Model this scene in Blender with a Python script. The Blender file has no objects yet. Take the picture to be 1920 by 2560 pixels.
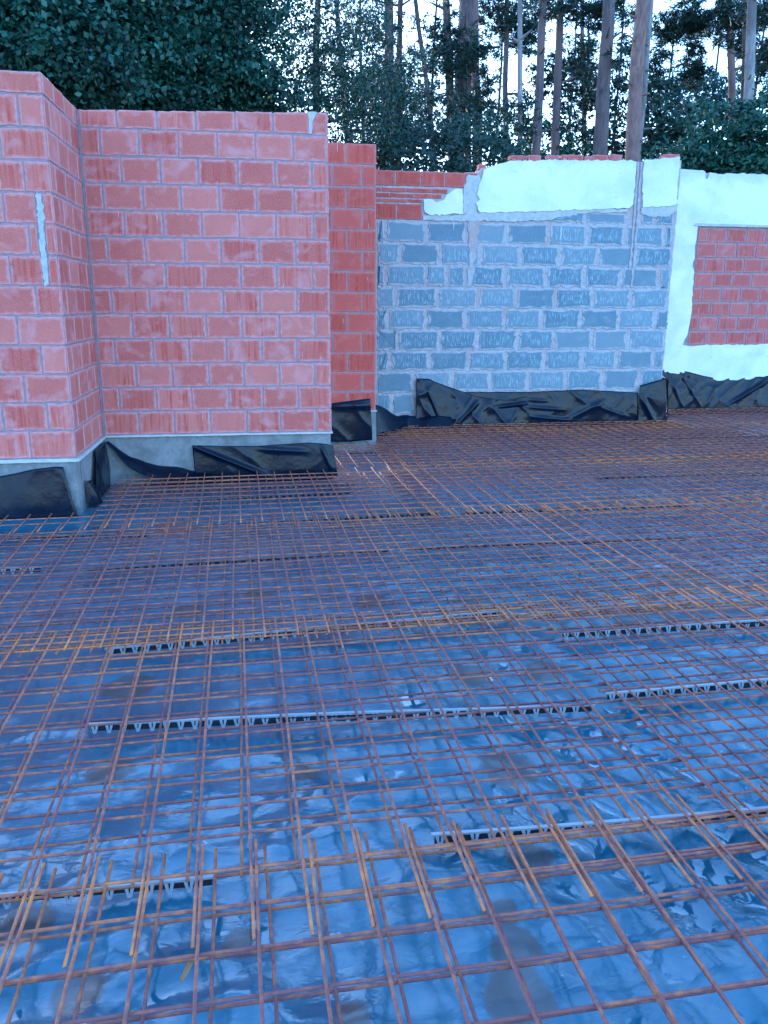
import bpy, bmesh, math, random
import numpy as np
from mathutils import Vector, Matrix, Euler
from mathutils.geometry import tessellate_polygon

S = bpy.context.scene
COL = S.collection
rnd = random.Random(7)
NP = np.random.default_rng(11)

# ------------------------------------------------------------------ camera
CAM = Vector((1.37338, -7.04659, 1.10018))
FW = Vector((0.1402998, 0.9577102, -0.2512114))
RT = Vector((0.9895986, -0.1437851, 0.0045223))
UP = Vector((0.0317894, 0.2492329, 0.9679217))
cd = bpy.data.cameras.new("camera")
cam = bpy.data.objects.new("camera", cd)
COL.objects.link(cam)
cd.sensor_fit = 'VERTICAL'
cd.sensor_height = 36.0
cd.lens = 2016.93 / 2560 * 36.0
cd.clip_start = 0.05
cd.clip_end = 500
cam.matrix_world = Matrix(((RT.x, UP.x, -FW.x, CAM.x), (RT.y, UP.y, -FW.y, CAM.y), (RT.z, UP.z, -FW.z, CAM.z), (0, 0, 0, 1)))
S.camera = cam

# ------------------------------------------------------------------ sky, sun, exposure
SUN_EL, SUN_AZ = math.radians(10), math.radians(-24)      # azimuth clockwise from +Y: low beyond the dense trees, front left
w = bpy.data.worlds.new("World")
S.world = w
w.use_nodes = True
nt = w.node_tree
bg = nt.nodes['Background']
sky = nt.nodes.new('ShaderNodeTexSky')
sky.sky_type = 'NISHITA'
sky.sun_disc = False
sky.sun_elevation = SUN_EL
sky.sun_rotation = SUN_AZ
sky.air_density = 1.0
sky.dust_density = 1.0
sky.ozone_density = 1.0
nt.links.new(sky.outputs[0], bg.inputs[0])
bg.inputs[1].default_value = 0.15
sd = bpy.data.lights.new("sun", 'SUN')
sd.energy = 0.5
sd.angle = math.radians(10)
sd.color = (1.0, 0.95, 0.9)
sun = bpy.data.objects.new("sun", sd)
COL.objects.link(sun)
sdir = Vector((math.sin(SUN_AZ) * math.cos(SUN_EL), math.cos(SUN_AZ) * math.cos(SUN_EL), math.sin(SUN_EL)))
sun.rotation_euler = sdir.to_track_quat('Z', 'Y').to_euler()
sun.location = (0, -8, 12)
vs = S.view_settings
vs.view_transform = 'Standard'
vs.look = 'None'
vs.exposure = 2.75
vs.use_white_balance = True
vs.white_balance_temperature = 4500
vs.white_balance_tint = 10
vs.gamma = 1.0
S.cycles.max_bounces = 6
S.cycles.transparent_max_bounces = 8

# ------------------------------------------------------------------ helpers: objects
def tag(o, label=None, cat=None, group=None, kind=None):
    if label: o['label'] = label
    if cat: o['category'] = cat
    if group: o['group'] = group
    if kind: o['kind'] = kind
    return o

def thing(name, label, cat, loc=(0, 0, 0), group=None):
    o = bpy.data.objects.new(name, None)
    o.empty_display_size = 0.2
    COL.objects.link(o)
    o.location = loc
    return tag(o, label, cat, group)

def mesh(name, verts, faces, mat, parent=None, smooth=False, uvs=None, attrs=None):
    """uvs: dict layer -> per-loop list; attrs: dict name -> per-vertex floats"""
    me = bpy.data.meshes.new(name)
    me.from_pydata([tuple(v) for v in verts], [], faces)
    if uvs:
        for k, arr in uvs.items():
            l = me.uv_layers.new(name=k)
            l.data.foreach_set('uv', np.asarray(arr, dtype=np.float32).ravel())
    if attrs:
        for k, arr in attrs.items():
            a = me.attributes.new(k, 'FLOAT', 'POINT')
            a.data.foreach_set('value', np.asarray(arr, dtype=np.float32))
    if smooth:
        me.polygons.foreach_set('use_smooth', [True] * len(me.polygons))
    me.materials.append(mat)
    me.update()
    o = bpy.data.objects.new(name, me)
    COL.objects.link(o)
    if parent is not None:
        o.parent = parent
        o.matrix_parent_inverse = Matrix.Translation(-parent.location)
    return o

def quads_np(name, V, mat, parent=None, smooth=False):
    """V: (n,4,3) array of separate quads"""
    n = len(V)
    me = bpy.data.meshes.new(name)
    me.vertices.add(n * 4); me.loops.add(n * 4); me.polygons.add(n)
    me.vertices.foreach_set('co', V.astype(np.float32).ravel())
    me.loops.foreach_set('vertex_index', np.arange(n * 4, dtype=np.int32))
    me.polygons.foreach_set('loop_start', np.arange(0, n * 4, 4, dtype=np.int32))
    me.update(calc_edges=True)
    a = me.attributes.new('leafvar', 'FLOAT', 'FACE')
    a.data.foreach_set('value', NP.random(n).astype(np.float32))
    me.materials.append(mat)
    o = bpy.data.objects.new(name, me)
    COL.objects.link(o)
    if parent is not None:
        o.parent = parent
        o.matrix_parent_inverse = Matrix.Translation(-parent.location)
    return o

def grid_np(name, P, mat, parent=None, attrs=None, thick=0.0):
    """P: (ny,nx,3) grid surface"""
    ny, nx = P.shape[:2]
    idx = np.arange(ny * nx).reshape(ny, nx)
    F = np.stack([idx[:-1, :-1], idx[:-1, 1:], idx[1:, 1:], idx[1:, :-1]], -1).reshape(-1, 4)
    me = bpy.data.meshes.new(name)
    me.vertices.add(ny * nx); me.loops.add(F.size); me.polygons.add(len(F))
    me.vertices.foreach_set('co', P.reshape(-1).astype(np.float32))
    me.loops.foreach_set('vertex_index', F.ravel().astype(np.int32))
    me.polygons.foreach_set('loop_start', np.arange(0, F.size, 4, dtype=np.int32))
    me.update(calc_edges=True)
    me.polygons.foreach_set('use_smooth', [True] * len(F))
    if attrs:
        for k, arr in attrs.items():
            a = me.attributes.new(k, 'FLOAT', 'POINT')
            a.data.foreach_set('value', np.asarray(arr, dtype=np.float32).ravel())
    me.materials.append(mat)
    o = bpy.data.objects.new(name, me)
    COL.objects.link(o)
    if thick:
        m = o.modifiers.new('thickness', 'SOLIDIFY'); m.thickness = thick; m.offset = 0
    if parent is not None:
        o.parent = parent
        o.matrix_parent_inverse = Matrix.Translation(-parent.location)
    return o

# ------------------------------------------------------------------ helpers: noise
_LAT = NP.random((256, 256))
def vnoise(x, y, seed=0):
    x = np.asarray(x, float) + seed * 17.31; y = np.asarray(y, float) + seed * 9.77
    xi = np.floor(x).astype(int); yi = np.floor(y).astype(int)
    fx = x - xi; fy = y - yi
    fx = fx * fx * (3 - 2 * fx); fy = fy * fy * (3 - 2 * fy)
    g = lambda a, b: _LAT[a % 256, b % 256]
    return (g(xi, yi) * (1 - fx) + g(xi + 1, yi) * fx) * (1 - fy) + (g(xi, yi + 1) * (1 - fx) + g(xi + 1, yi + 1) * fx) * fy
def fbm(x, y, seed=0, o=4):
    s = 0; a = 0.5; f = 1.0
    for k in range(o):
        s = s + a * vnoise(x * f, y * f, seed + k * 3); a *= 0.5; f *= 2.03
    return s
def ridge(x, y, seed=0):
    return 1 - np.abs(2 * vnoise(x, y, seed) - 1)

# ------------------------------------------------------------------ helpers: materials
def new_mat(name):
    m = bpy.data.materials.new(name)
    m.use_nodes = True
    return m, m.node_tree, m.node_tree.nodes['Principled BSDF']
class G:
    """tiny node-graph writer"""
    def __init__(s, nt): s.nt = nt
    def n(s, t, **k):
        o = s.nt.nodes.new(t)
        for a, v in k.items(): setattr(o, a, v)
        return o
    def l(s, a, b): s.nt.links.new(a, b)
    def val(s, sock, v):
        if hasattr(v, 'bl_idname') or hasattr(v, 'is_linked'): s.l(v, sock)
        else: sock.default_value = v
    def math(s, op, a, b=0.0, c=None, clamp=False):
        o = s.n('ShaderNodeMath', operation=op, use_clamp=clamp)
        s.val(o.inputs[0], a); s.val(o.inputs[1], b)
        if c is not None: s.val(o.inputs[2], c)
        return o.outputs[0]
    def mix(s, f, a, b, blend='MIX'):
        o = s.n('ShaderNodeMix', data_type='RGBA', blend_type=blend)
        s.val(o.inputs[0], f)
        for k, v in ((6, a), (7, b)):
            if isinstance(v, tuple): o.inputs[k].default_value = (*v, 1) if len(v) == 3 else v
            else: s.l(v, o.inputs[k])
        return o.outputs[2]
    def noise(s, vec, scale, detail=3, rough=0.55, dist=0.0):
        o = s.n('ShaderNodeTexNoise')
        if vec is not None: s.l(vec, o.inputs['Vector'])
        o.inputs['Scale'].default_value = scale; o.inputs['Detail'].default_value = detail
        o.inputs['Roughness'].default_value = rough; o.inputs['Distortion'].default_value = dist
        return o.outputs['Fac']
    def map(s, vec, scale=(1, 1, 1), loc=(0, 0, 0)):
        o = s.n('ShaderNodeMapping'); s.l(vec, o.inputs['Vector'])
        o.inputs['Scale'].default_value = scale; o.inputs['Location'].default_value = loc
        return o.outputs[0]
    def ramp(s, f, lo, hi, a=0.0, b=1.0):
        o = s.n('ShaderNodeMapRange'); o.clamp = True
        s.l(f, o.inputs[0]); o.inputs[1].default_value = lo; o.inputs[2].default_value = hi
        o.inputs[3].default_value = a; o.inputs[4].default_value = b
        return o.outputs[0]
    def bump(s, h, strength, dist, bsdf):
        o = s.n('ShaderNodeBump'); s.l(h, o.inputs['Height'])
        o.inputs['Strength'].default_value = strength; o.inputs['Distance'].default_value = dist
        s.l(o.outputs[0], bsdf.inputs['Normal'])
        return o
    def attr(s, name): 
        o = s.n('ShaderNodeAttribute', attribute_name=name); return o
    def uv(s, name): return s.n('ShaderNodeUVMap', uv_map=name).outputs[0]
    def sep(s, v): 
        o = s.n('ShaderNodeSeparateXYZ'); s.l(v, o.inputs[0]); return o.outputs
    def comb(s, x, y, z=0.0):
        o = s.n('ShaderNodeCombineXYZ')
        for k, v in enumerate((x, y, z)): s.val(o.inputs[k], v)
        return o.outputs[0]
    def obj(s): return s.n('ShaderNodeTexCoord').outputs['Object']

def brick_material(name, ca, cb, cdark, ceff, stripes=0.55, eff=1.0):
    m, nt, b = new_mat(name); g = G(nt)
    wuv = g.uv('metres'); loc = g.sep(g.uv('brick'))
    var = g.sep(g.uv('vary')); v1, v2 = var[0], var[1]
    gr = g.noise(wuv, 90, 3, 0.6)
    lo = g.noise(wuv, 9, 3, 0.5)
    base = g.mix(g.math('ADD', g.math('MULTIPLY', v1, 1.0), g.math('MULTIPLY', g.math('SUBTRACT', lo, 0.5), 0.9), clamp=True), ca, cb)
    base = g.mix(g.ramp(gr, 0.35, 0.75, 0, 0.35), base, ceff)
    # drag stripes from extrusion: vertical bands, on some bricks
    sx = g.sep(wuv)
    st = g.noise(g.comb(g.math('MULTIPLY', sx[0], 34.0), g.math('MULTIPLY', sx[1], 1.6)), 1.0, 2, 0.6)
    on = g.ramp(v2, stripes - 0.02, stripes + 0.02)
    base = g.mix(g.math('MULTIPLY', g.ramp(st, 0.47, 0.62), g.math('MULTIPLY', on, g.ramp(lo, 0.35, 0.65, 0.3, 0.8))), base, cdark)
    fine = g.noise(g.comb(g.math('MULTIPLY', sx[0], 62.0), g.math('MULTIPLY', sx[1], 4.5)), 1.0, 2, 0.5)
    base = g.mix(g.math('MULTIPLY', g.ramp(fine, 0.69, 0.74), g.math('MULTIPLY', on, 0.8)), base, (0.62, 0.48, 0.44))
    # pale salt veil along brick edges and in patches
    ex = g.math('MINIMUM', loc[0], g.math('SUBTRACT', 1.0, loc[0])); ex = g.math('MULTIPLY', ex, 0.29)
    ey = g.math('MINIMUM', loc[1], g.math('SUBTRACT', 1.0, loc[1])); ey = g.math('MULTIPLY', ey, 0.19)
    ed = g.math('MINIMUM', ex, ey)
    edn = g.math('ADD', ed, g.math('MULTIPLY', g.math('SUBTRACT', g.noise(wuv, 22, 3, 0.6), 0.5), 0.06))
    veil = g.ramp(edn, -0.004, 0.022, 0.8, 0.0)
    pat = g.ramp(g.noise(wuv, 5.5, 3, 0.55, 0.4), 0.54, 0.70, 0, 0.6)
    f = g.math('MULTIPLY', g.math('MAXIMUM', veil, pat), eff, clamp=True)
    base = g.mix(f, base, ceff)
    g.l(base, b.inputs['Base Color'])
    b.inputs['Roughness'].default_value = 0.9
    b.inputs['Specular IOR Level'].default_value = 0.25
    h = g.math('ADD', g.math('MULTIPLY', gr, 0.5), g.math('MULTIPLY', g.math('MULTIPLY', st, on), 0.8))
    g.bump(h, 0.5, 0.004, b)
    return m

def rough_material(name, c1, c2, scale=14, bump=0.6, rough=0.95, c3=None, s3=3.0, dist=0.006):
    m, nt, b = new_mat(name); g = G(nt)
    o = g.obj()
    n1 = g.noise(o, scale, 5, 0.65); n2 = g.noise(o, s3, 4, 0.6, 0.5)
    base = g.mix(g.ramp(n1, 0.32, 0.7), c1, c2)
    if c3: base = g.mix(g.ramp(n2, 0.5, 0.68, 0, 0.85), base, c3)
    g.l(base, b.inputs['Base Color'])
    b.inputs['Roughness'].default_value = rough
    b.inputs['Specular IOR Level'].default_value = 0.2
    g.bump(g.math('ADD', n1, g.math('MULTIPLY', g.noise(o, scale * 6, 3, 0.6), 0.4)), bump, dist, b)
    return m

M = {}
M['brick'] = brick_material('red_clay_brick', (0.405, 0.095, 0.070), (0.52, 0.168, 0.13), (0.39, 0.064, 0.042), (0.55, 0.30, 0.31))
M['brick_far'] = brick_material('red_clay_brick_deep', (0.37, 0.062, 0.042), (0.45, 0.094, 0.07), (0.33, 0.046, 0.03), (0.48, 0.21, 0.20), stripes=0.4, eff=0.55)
M['brick_infill'] = brick_material('red_infill_brick', (0.36, 0.078, 0.066), (0.44, 0.125, 0.11), (0.31, 0.058, 0.045), (0.46, 0.25, 0.255), stripes=0.35, eff=0.9)
M['mortar'] = rough_material('grey_mortar', (0.23, 0.185, 0.205), (0.33, 0.265, 0.29), 26, 0.9, c3=(0.42, 0.2, 0.17), s3=6.0)
M['mortar_light'] = rough_material('pale_mortar', (0.36, 0.37, 0.37), (0.52, 0.51, 0.50), 20, 0.8)
M['mortar_wall'] = rough_material('smeared_mortar', (0.31, 0.30, 0.32), (0.49, 0.46, 0.465), 18, 1.0, c3=(0.40, 0.30, 0.28), s3=2.2, dist=0.01)
M['concrete'] = rough_material('grey_concrete', (0.19, 0.20, 0.205), (0.28, 0.285, 0.29), 30, 0.5, c3=(0.15, 0.155, 0.16), s3=5)
M['ledge'] = rough_material('pale_damp_course', (0.42, 0.42, 0.42), (0.56, 0.56, 0.56), 20, 0.3)
M['soil'] = rough_material('dark_soil', (0.03, 0.025, 0.018), (0.07, 0.055, 0.04), 3, 0.8)

def plaster_material():
    m, nt, b = new_mat('white_plaster'); g = G(nt); o = g.obj()
    n = g.noise(o, 2.3, 4, 0.6, 0.4)
    base = g.mix(g.ramp(n, 0.42, 0.7, 0, 0.8), (0.72, 0.735, 0.70), (0.52, 0.56, 0.55))
    ge = g.n('ShaderNodeNewGeometry').outputs['Position']
    zt = g.sep(ge)[2]
    tp = g.math('ADD', zt, g.math('MULTIPLY', g.math('SUBTRACT', g.noise(ge, 7, 4, 0.65, 0.5), 0.5), 0.35))
    base = g.mix(g.ramp(tp, 2.66, 2.80, 0, 0.7), base, (0.46, 0.50, 0.53))
    ck = g.noise(g.map(ge, (3, 3, 9)), 1.0, 4, 0.6, 1.5)
    base = g.mix(g.ramp(g.math('ABSOLUTE', g.math('SUBTRACT', ck, 0.5)), 0.0, 0.006, 0.55, 0), base, (0.4, 0.42, 0.42))
    sp = g.noise(o, 38, 2, 0.5)
    base = g.mix(g.ramp(sp, 0.735, 0.76, 0, 0.8), base, (0.25, 0.24, 0.22))
    g.l(base, b.inputs['Base Color']); b.inputs['Roughness'].default_value = 0.85
    g.bump(g.noise(o, 12, 4, 0.6), 0.25, 0.004, b)
    return m
M['plaster'] = plaster_material()

def block_material():
    m, nt, b = new_mat('grey_concrete_block'); g = G(nt)
    wuv = g.uv('metres'); loc = g.sep(g.uv('brick')); var = g.sep(g.uv('vary'))
    sx = g.sep(wuv)
    n1 = g.noise(wuv, 60, 4, 0.65); n2 = g.noise(wuv, 6, 4, 0.6, 0.4)
    base = g.mix(g.ramp(n1, 0.3, 0.7), (0.12, 0.175, 0.222), (0.18, 0.24, 0.29))
    base = g.mix(g.ramp(var[0], 0.35, 1.0, 0, 0.6), base, (0.27, 0.315, 0.355))
    base = g.mix(g.ramp(n2, 0.42, 0.66, 0.0, 0.35), base, (0.25, 0.30, 0.34))
    # combed dashes
    cw = g.math('SINE', g.math('ADD', g.math('MULTIPLY', sx[0], 270.0), g.math('MULTIPLY', g.noise(wuv, 7, 2, 0.5), 9.0)))
    c = g.math('ADD', g.math('MULTIPLY', cw, 0.07), g.noise(g.comb(g.math('MULTIPLY', sx[0], 40.0), g.math('MULTIPLY', sx[1], 12.0)), 1.0, 2, 0.5))
    band = g.math('MULTIPLY', g.ramp(loc[1], 0.1, 0.2), g.ramp(loc[1], 0.8, 0.92, 1, 0))
    band = g.math('MULTIPLY', band, g.math('MULTIPLY', g.ramp(loc[0], 0.06, 0.12), g.ramp(loc[0], 0.86, 0.94, 1, 0)))
    on = g.math('MULTIPLY', g.ramp(var[1], 0.2, 0.35), band)
    base = g.mix(g.math('MULTIPLY', g.ramp(c, 0.52, 0.64, 0, 0.7), on), base, (0.34, 0.43, 0.49))
    # mortar smeared over the edges
    ex = g.math('MULTIPLY', g.math('MINIMUM', loc[0], g.math('SUBTRACT', 1.0, loc[0])), 0.47)
    ey = g.math('MULTIPLY', g.math('MINIMUM', loc[1], g.math('SUBTRACT', 1.0, loc[1])), 0.23)
    nz = g.math('SUBTRACT', g.noise(wuv, 9, 4, 0.65, 0.4), 0.5)
    ed = g.math('MINIMUM', g.math('ADD', ex, g.math('MULTIPLY', nz, 0.12)), g.math('ADD', ey, g.math('MULTIPLY', nz, 0.05)))
    base = g.mix(g.ramp(ed, 0.0, 0.016, 0.95, 0), base, (0.42, 0.395, 0.405))
    base = g.mix(g.ramp(n2, 0.62, 0.74, 0, 0.5), base, (0.38, 0.37, 0.39))
    dr = g.noise(g.comb(g.math('MULTIPLY', sx[0], 28.0), g.math('MULTIPLY', sx[1], 1.3)), 1.0, 1, 0.5)
    base = g.mix(g.ramp(dr, 0.76, 0.79, 0, 0.7), base, (0.66, 0.67, 0.66))
    g.l(base, b.inputs['Base Color']); b.inputs['Roughness'].default_value = 0.95
    b.inputs['Specular IOR Level'].default_value = 0.2
    g.bump(g.math('ADD', n1, g.math('MULTIPLY', g.math('MULTIPLY', c, on), 1.5)), 0.8, 0.005, b)
    return m
M['block'] = block_material()

def film_material(name, base, rough, wrinkle, silt=False, spec=1.0, ior=1.5):
    m, nt, b = new_mat(name); g = G(nt); o = g.obj()
    n = g.noise(o, 3.0, 4, 0.6, 0.3)
    col = g.mix(g.ramp(n, 0.35, 0.75), base, tuple(c * 1.7 for c in base))
    dust = g.noise(o, 55, 3, 0.7)
    col = g.mix(g.ramp(dust, 0.66, 0.8, 0, 0.35), col, (0.3, 0.3, 0.3))
    ro = g.ramp(n, 0.3, 0.7, rough - 0.06, rough + 0.1)
    if silt:
        s = g.attr('silt').outputs['Fac']
        e = g.math('ADD', s, g.math('MULTIPLY', g.math('SUBTRACT', g.noise(o, 9, 5, 0.65, 0.3), 0.5), 0.9))
        f = g.ramp(e, 0.48, 0.62)
        yy = g.sep(g.n('ShaderNodeNewGeometry').outputs['Position'])[1]
        col = g.mix(g.math('MULTIPLY', f, 0.8), col, g.mix(g.ramp(yy, -2.8, -0.8), (0.06, 0.05, 0.04), (0.22, 0.10, 0.085)))
        ro = g.math('ADD', ro, g.math('MULTIPLY', f, 0.12))
        sp = g.noise(o, 34, 2, 0.5)
        col = g.mix(g.ramp(sp, 0.74, 0.77, 0, 0.6), col, (0.5, 0.48, 0.46))
    g.l(col, b.inputs['Base Color']); g.val(b.inputs['Roughness'], ro)
    b.inputs['IOR'].default_value = ior
    b.inputs['Specular IOR Level'].default_value = spec
    h = g.math('ADD', g.noise(g.map(o, (1, 1.6, 1)), 14, 3, 0.5, 0.8), g.math('MULTIPLY', g.noise(o, 60, 2, 0.5), 0.15))
    bp = g.bump(h, wrinkle, 0.02, b)
    if silt:
        wt = g.ramp(g.attr('wet').outputs['Fac'], 0.3, 0.7)
        g.l(g.math('MULTIPLY', g.math('SUBTRACT', 1.0, wt), wrinkle), bp.inputs['Strength'])
        g.l(g.math('MULTIPLY', ro, g.math('SUBTRACT', 1.0, g.math('MULTIPLY', wt, 0.75))), b.inputs['Roughness'])
    return m
M['floor_film'] = film_material('floor_film', (0.042, 0.112, 0.165), 0.20, 0.13, True, ior=1.58)
M['wall_film'] = film_material('wall_film', (0.002, 0.005, 0.014), 0.21, 0.10, spec=0.22)

def rust_material():
    m, nt, b = new_mat('rusty_steel'); g = G(nt); o = g.obj()
    geo = g.n('ShaderNodeNewGeometry').outputs['Position']
    a = g.attr('rust').outputs['Fac']
    n1 = g.noise(geo, 1.1, 3, 0.6); n2 = g.noise(geo, 26, 3, 0.6)
    f = g.math('ADD', g.math('MULTIPLY', a, 0.75), g.math('ADD', g.math('MULTIPLY', g.math('SUBTRACT', n1, 0.5), 0.9), g.math('MULTIPLY', g.math('SUBTRACT', n2, 0.5), 1.7)), clamp=True)
    col = g.mix(f, (0.205, 0.092, 0.090), (0.66, 0.26, 0.07))
    g.l(col, b.inputs['Base Color']); b.inputs['Roughness'].default_value = 0.7
    b.inputs['Specular IOR Level'].default_value = 0.2
    g.bump(g.noise(geo, 160, 2, 0.5), 0.6, 0.002, b)
    return m
M['rust'] = rust_material()

def plastic_material():
    m, nt, b = new_mat('grey_plastic'); g = G(nt); o = g.obj()
    n = g.noise(o, 20, 3)
    g.l(g.mix(n, (0.30, 0.31, 0.32), (0.44, 0.45, 0.46)), b.inputs['Base Color'])
    b.inputs['Roughness'].default_value = 0.5
    return m
M['plastic'] = plastic_material()
M['plastic_shadow'] = rough_material('painted_shade_plastic', (0.022, 0.024, 0.028), (0.04, 0.042, 0.048), 30, 0.2)  # near-black colour standing for the shaded hollow inside the spacer strips
M['plastic_dirty'] = rough_material('muddy_plastic', (0.12, 0.10, 0.10), (0.24, 0.20, 0.21), 30, 0.3)

def bark_material(name, c1, c2, c3=None):
    m, nt, b = new_mat(name); g = G(nt); o = g.obj()
    n = g.noise(g.map(o, (16, 16, 4.5)), 1.0, 5, 0.65, 0.8); n2 = g.noise(o, 0.7, 3, 0.5)
    col = g.mix(g.ramp(n, 0.35, 0.65), c1, c2)
    if c3: col = g.mix(g.ramp(n2, 0.42, 0.6), col, c3)
    g.l(col, b.inputs['Base Color']); b.inputs['Roughness'].default_value = 0.95
    g.bump(n, 1.0, 0.03, b)
    return m
M['bark_pine'] = bark_material('pine_bark', (0.05, 0.043, 0.05), (0.155, 0.13, 0.14), (0.15, 0.11, 0.11))
M['bark_red'] = bark_material('red_pine_bark', (0.12, 0.078, 0.07), (0.26, 0.17, 0.155), (0.19, 0.13, 0.125))
M['bark_pale'] = bark_material('pale_bark', (0.16, 0.155, 0.16), (0.32, 0.305, 0.31), (0.14, 0.125, 0.13))
M['bark_dark'] = bark_material('dark_bark', (0.05, 0.04, 0.04), (0.10, 0.08, 0.075))

def leaf_material(name, c1, c2, c3, accent=None):
    m, nt, b = new_mat(name); g = G(nt); o = g.obj()
    v = g.attr('leafvar').outputs['Fac']
    n = g.noise(o, 1.1, 3, 0.6)
    col = g.mix(g.ramp(n, 0.38, 0.62), c1, c2)
    col = g.mix(g.ramp(v, 0.55, 1.0, 0, 0.8), col, c3)
    if accent: col = g.mix(g.ramp(v, 0.9975, 0.998), col, accent)
    g.l(col, b.inputs['Base Color']); b.inputs['Roughness'].default_value = 0.5
    b.inputs['Specular IOR Level'].default_value = 0.4
    tr = g.n('ShaderNodeBsdfTranslucent'); g.l(col, tr.inputs['Color'])
    mx = g.n('ShaderNodeMixShader'); mx.inputs[0].default_value = 0.14
    g.l(b.outputs[0], mx.inputs[1]); g.l(tr.outputs[0], mx.inputs[2])
    g.l(mx.outputs[0], nt.nodes['Material Output'].inputs['Surface'])
    return m
M['leaf_oak'] = leaf_material('oak_leaves', (0.007, 0.032, 0.025), (0.024, 0.08, 0.056), (0.055, 0.15, 0.10), (0.35, 0.33, 0.07))
M['leaf_mid'] = leaf_material('birch_leaves', (0.009, 0.032, 0.027), (0.018, 0.052, 0.038), (0.032, 0.082, 0.052))
M['leaf_pine'] = leaf_material('pine_needles', (0.008, 0.026, 0.023), (0.015, 0.042, 0.033), (0.025, 0.06, 0.044))
M['leaf_bush'] = leaf_material('bush_leaves', (0.013, 0.05, 0.036), (0.025, 0.08, 0.05), (0.06, 0.15, 0.09), (0.3, 0.33, 0.1))
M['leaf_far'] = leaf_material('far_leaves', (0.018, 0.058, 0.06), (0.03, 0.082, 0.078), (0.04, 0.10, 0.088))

# ------------------------------------------------------------------ wall helpers
class Frame:
    """vertical plane: origin (x,y), angle; u along it, n outward (towards the viewer)"""
    def __init__(s, x, y, ang):
        s.o = Vector((x, y, 0)); a = math.radians(ang)
        s.u = Vector((math.cos(a), math.sin(a), 0)); s.n = Vector((math.sin(a), -math.cos(a), 0))
    def p(s, u, z, d=0.0): return s.o + s.u * u + s.n * d + Vector((0, 0, z))

def brickwork(fr, rows, gap, mat, name, parent, jit=0.0024, bev=0.004, depth=0.012, proud=0.002, seg=(7, 5), mask=None, gapz=None):
    gapz = gap if gapz is None else gapz
    """rows: (z0, z1, [edges...], optional z1_left). Each brick is a rounded block face of its own inside one mesh."""
    V, F, U1, U2, U3 = [], [], [], [], []
    for r in rows:
        z0, z1, ed = r[0], r[1], r[2]
        zl = r[3] if len(r) > 3 else None
        for a, b in zip(ed[:-1], ed[1:]):
            if b - a < gap + 0.012: continue
            ua, ub = a + gap / 2, b - gap / 2
            if mask and not mask((a + b) / 2, (z0 + z1) / 2): continue
            za, zb0, zb1 = z0 + gapz / 2, z1 - gapz / 2, z1 - gapz / 2
            if zl is not None:
                t0 = (ua - ed[0]) / (ed[-1] - ed[0]); t1 = (ub - ed[0]) / (ed[-1] - ed[0])
                zb0 = zl + (z1 - zl) * t0; zb1 = zl + (z1 - zl) * t1
            off = proud + rnd.uniform(-0.0015, 0.0025)
            vr = (rnd.random(), rnd.random()); so = (rnd.uniform(0, 50), rnd.uniform(0, 50))
            nx, nz = seg
            pts = []
            for i in range(nx): pts.append((i / nx, 0))
            for i in range(nz): pts.append((1, i / nz))
            for i in range(nx): pts.append((1 - i / nx, 1))
            for i in range(nz): pts.append((0, 1 - i / nz))
            ju = [(rnd.gauss(0, jit), rnd.gauss(0, jit)) for _ in pts]
            def pos(s, t, inset):
                zt = zb0 + (zb1 - zb0) * s
                uu = ua + (ub - ua) * s; zz = za + (zt - za) * t
                uu += inset * (1 if s < 1e-6 else -1 if s > 1 - 1e-6 else 0)
                zz += inset * (1 if t < 1e-6 else -1 if t > 1 - 1e-6 else 0)
                return uu, zz
            base = len(V); n = len(pts)
            rings = [(-depth, 0.0), (off - bev, 0.0), (off, bev)]
            loc = []
            for d, ins in rings:
                for (s, t), (j0, j1) in zip(pts, ju):
                    uu, zz = pos(s, t, ins)
                    V.append(fr.p(uu + j0, zz + j1, d)); loc.append((s, t, uu, zz))
            def addf(idx):
                F.append([base + i for i in idx])
                for i in idx:
                    s, t, uu, zz = loc[i]
                    U1.append((uu + so[0], zz + so[1])); U2.append((s, t)); U3.append(vr)
            for k in range(2):
                for i in range(n):
                    j = (i + 1) % n
                    addf([k * n + i, k * n + j, (k + 1) * n + j, (k + 1) * n + i])
            addf([2 * n + i for i in range(n)])
    return mesh(name, V, F, mat, parent, uvs={'metres': U1, 'brick': U2, 'vary': U3})

def bond(u0, u1, j0, L=0.3):
    e = [u0]; j = j0
    while j - L > u0 + 0.02: j -= L
    while j < u0 + 0.02: j += L
    while j < u1 - 0.02: e.append(j + rnd.uniform(-0.006, 0.006)); j += L
    e.append(u1)
    return e

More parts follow.
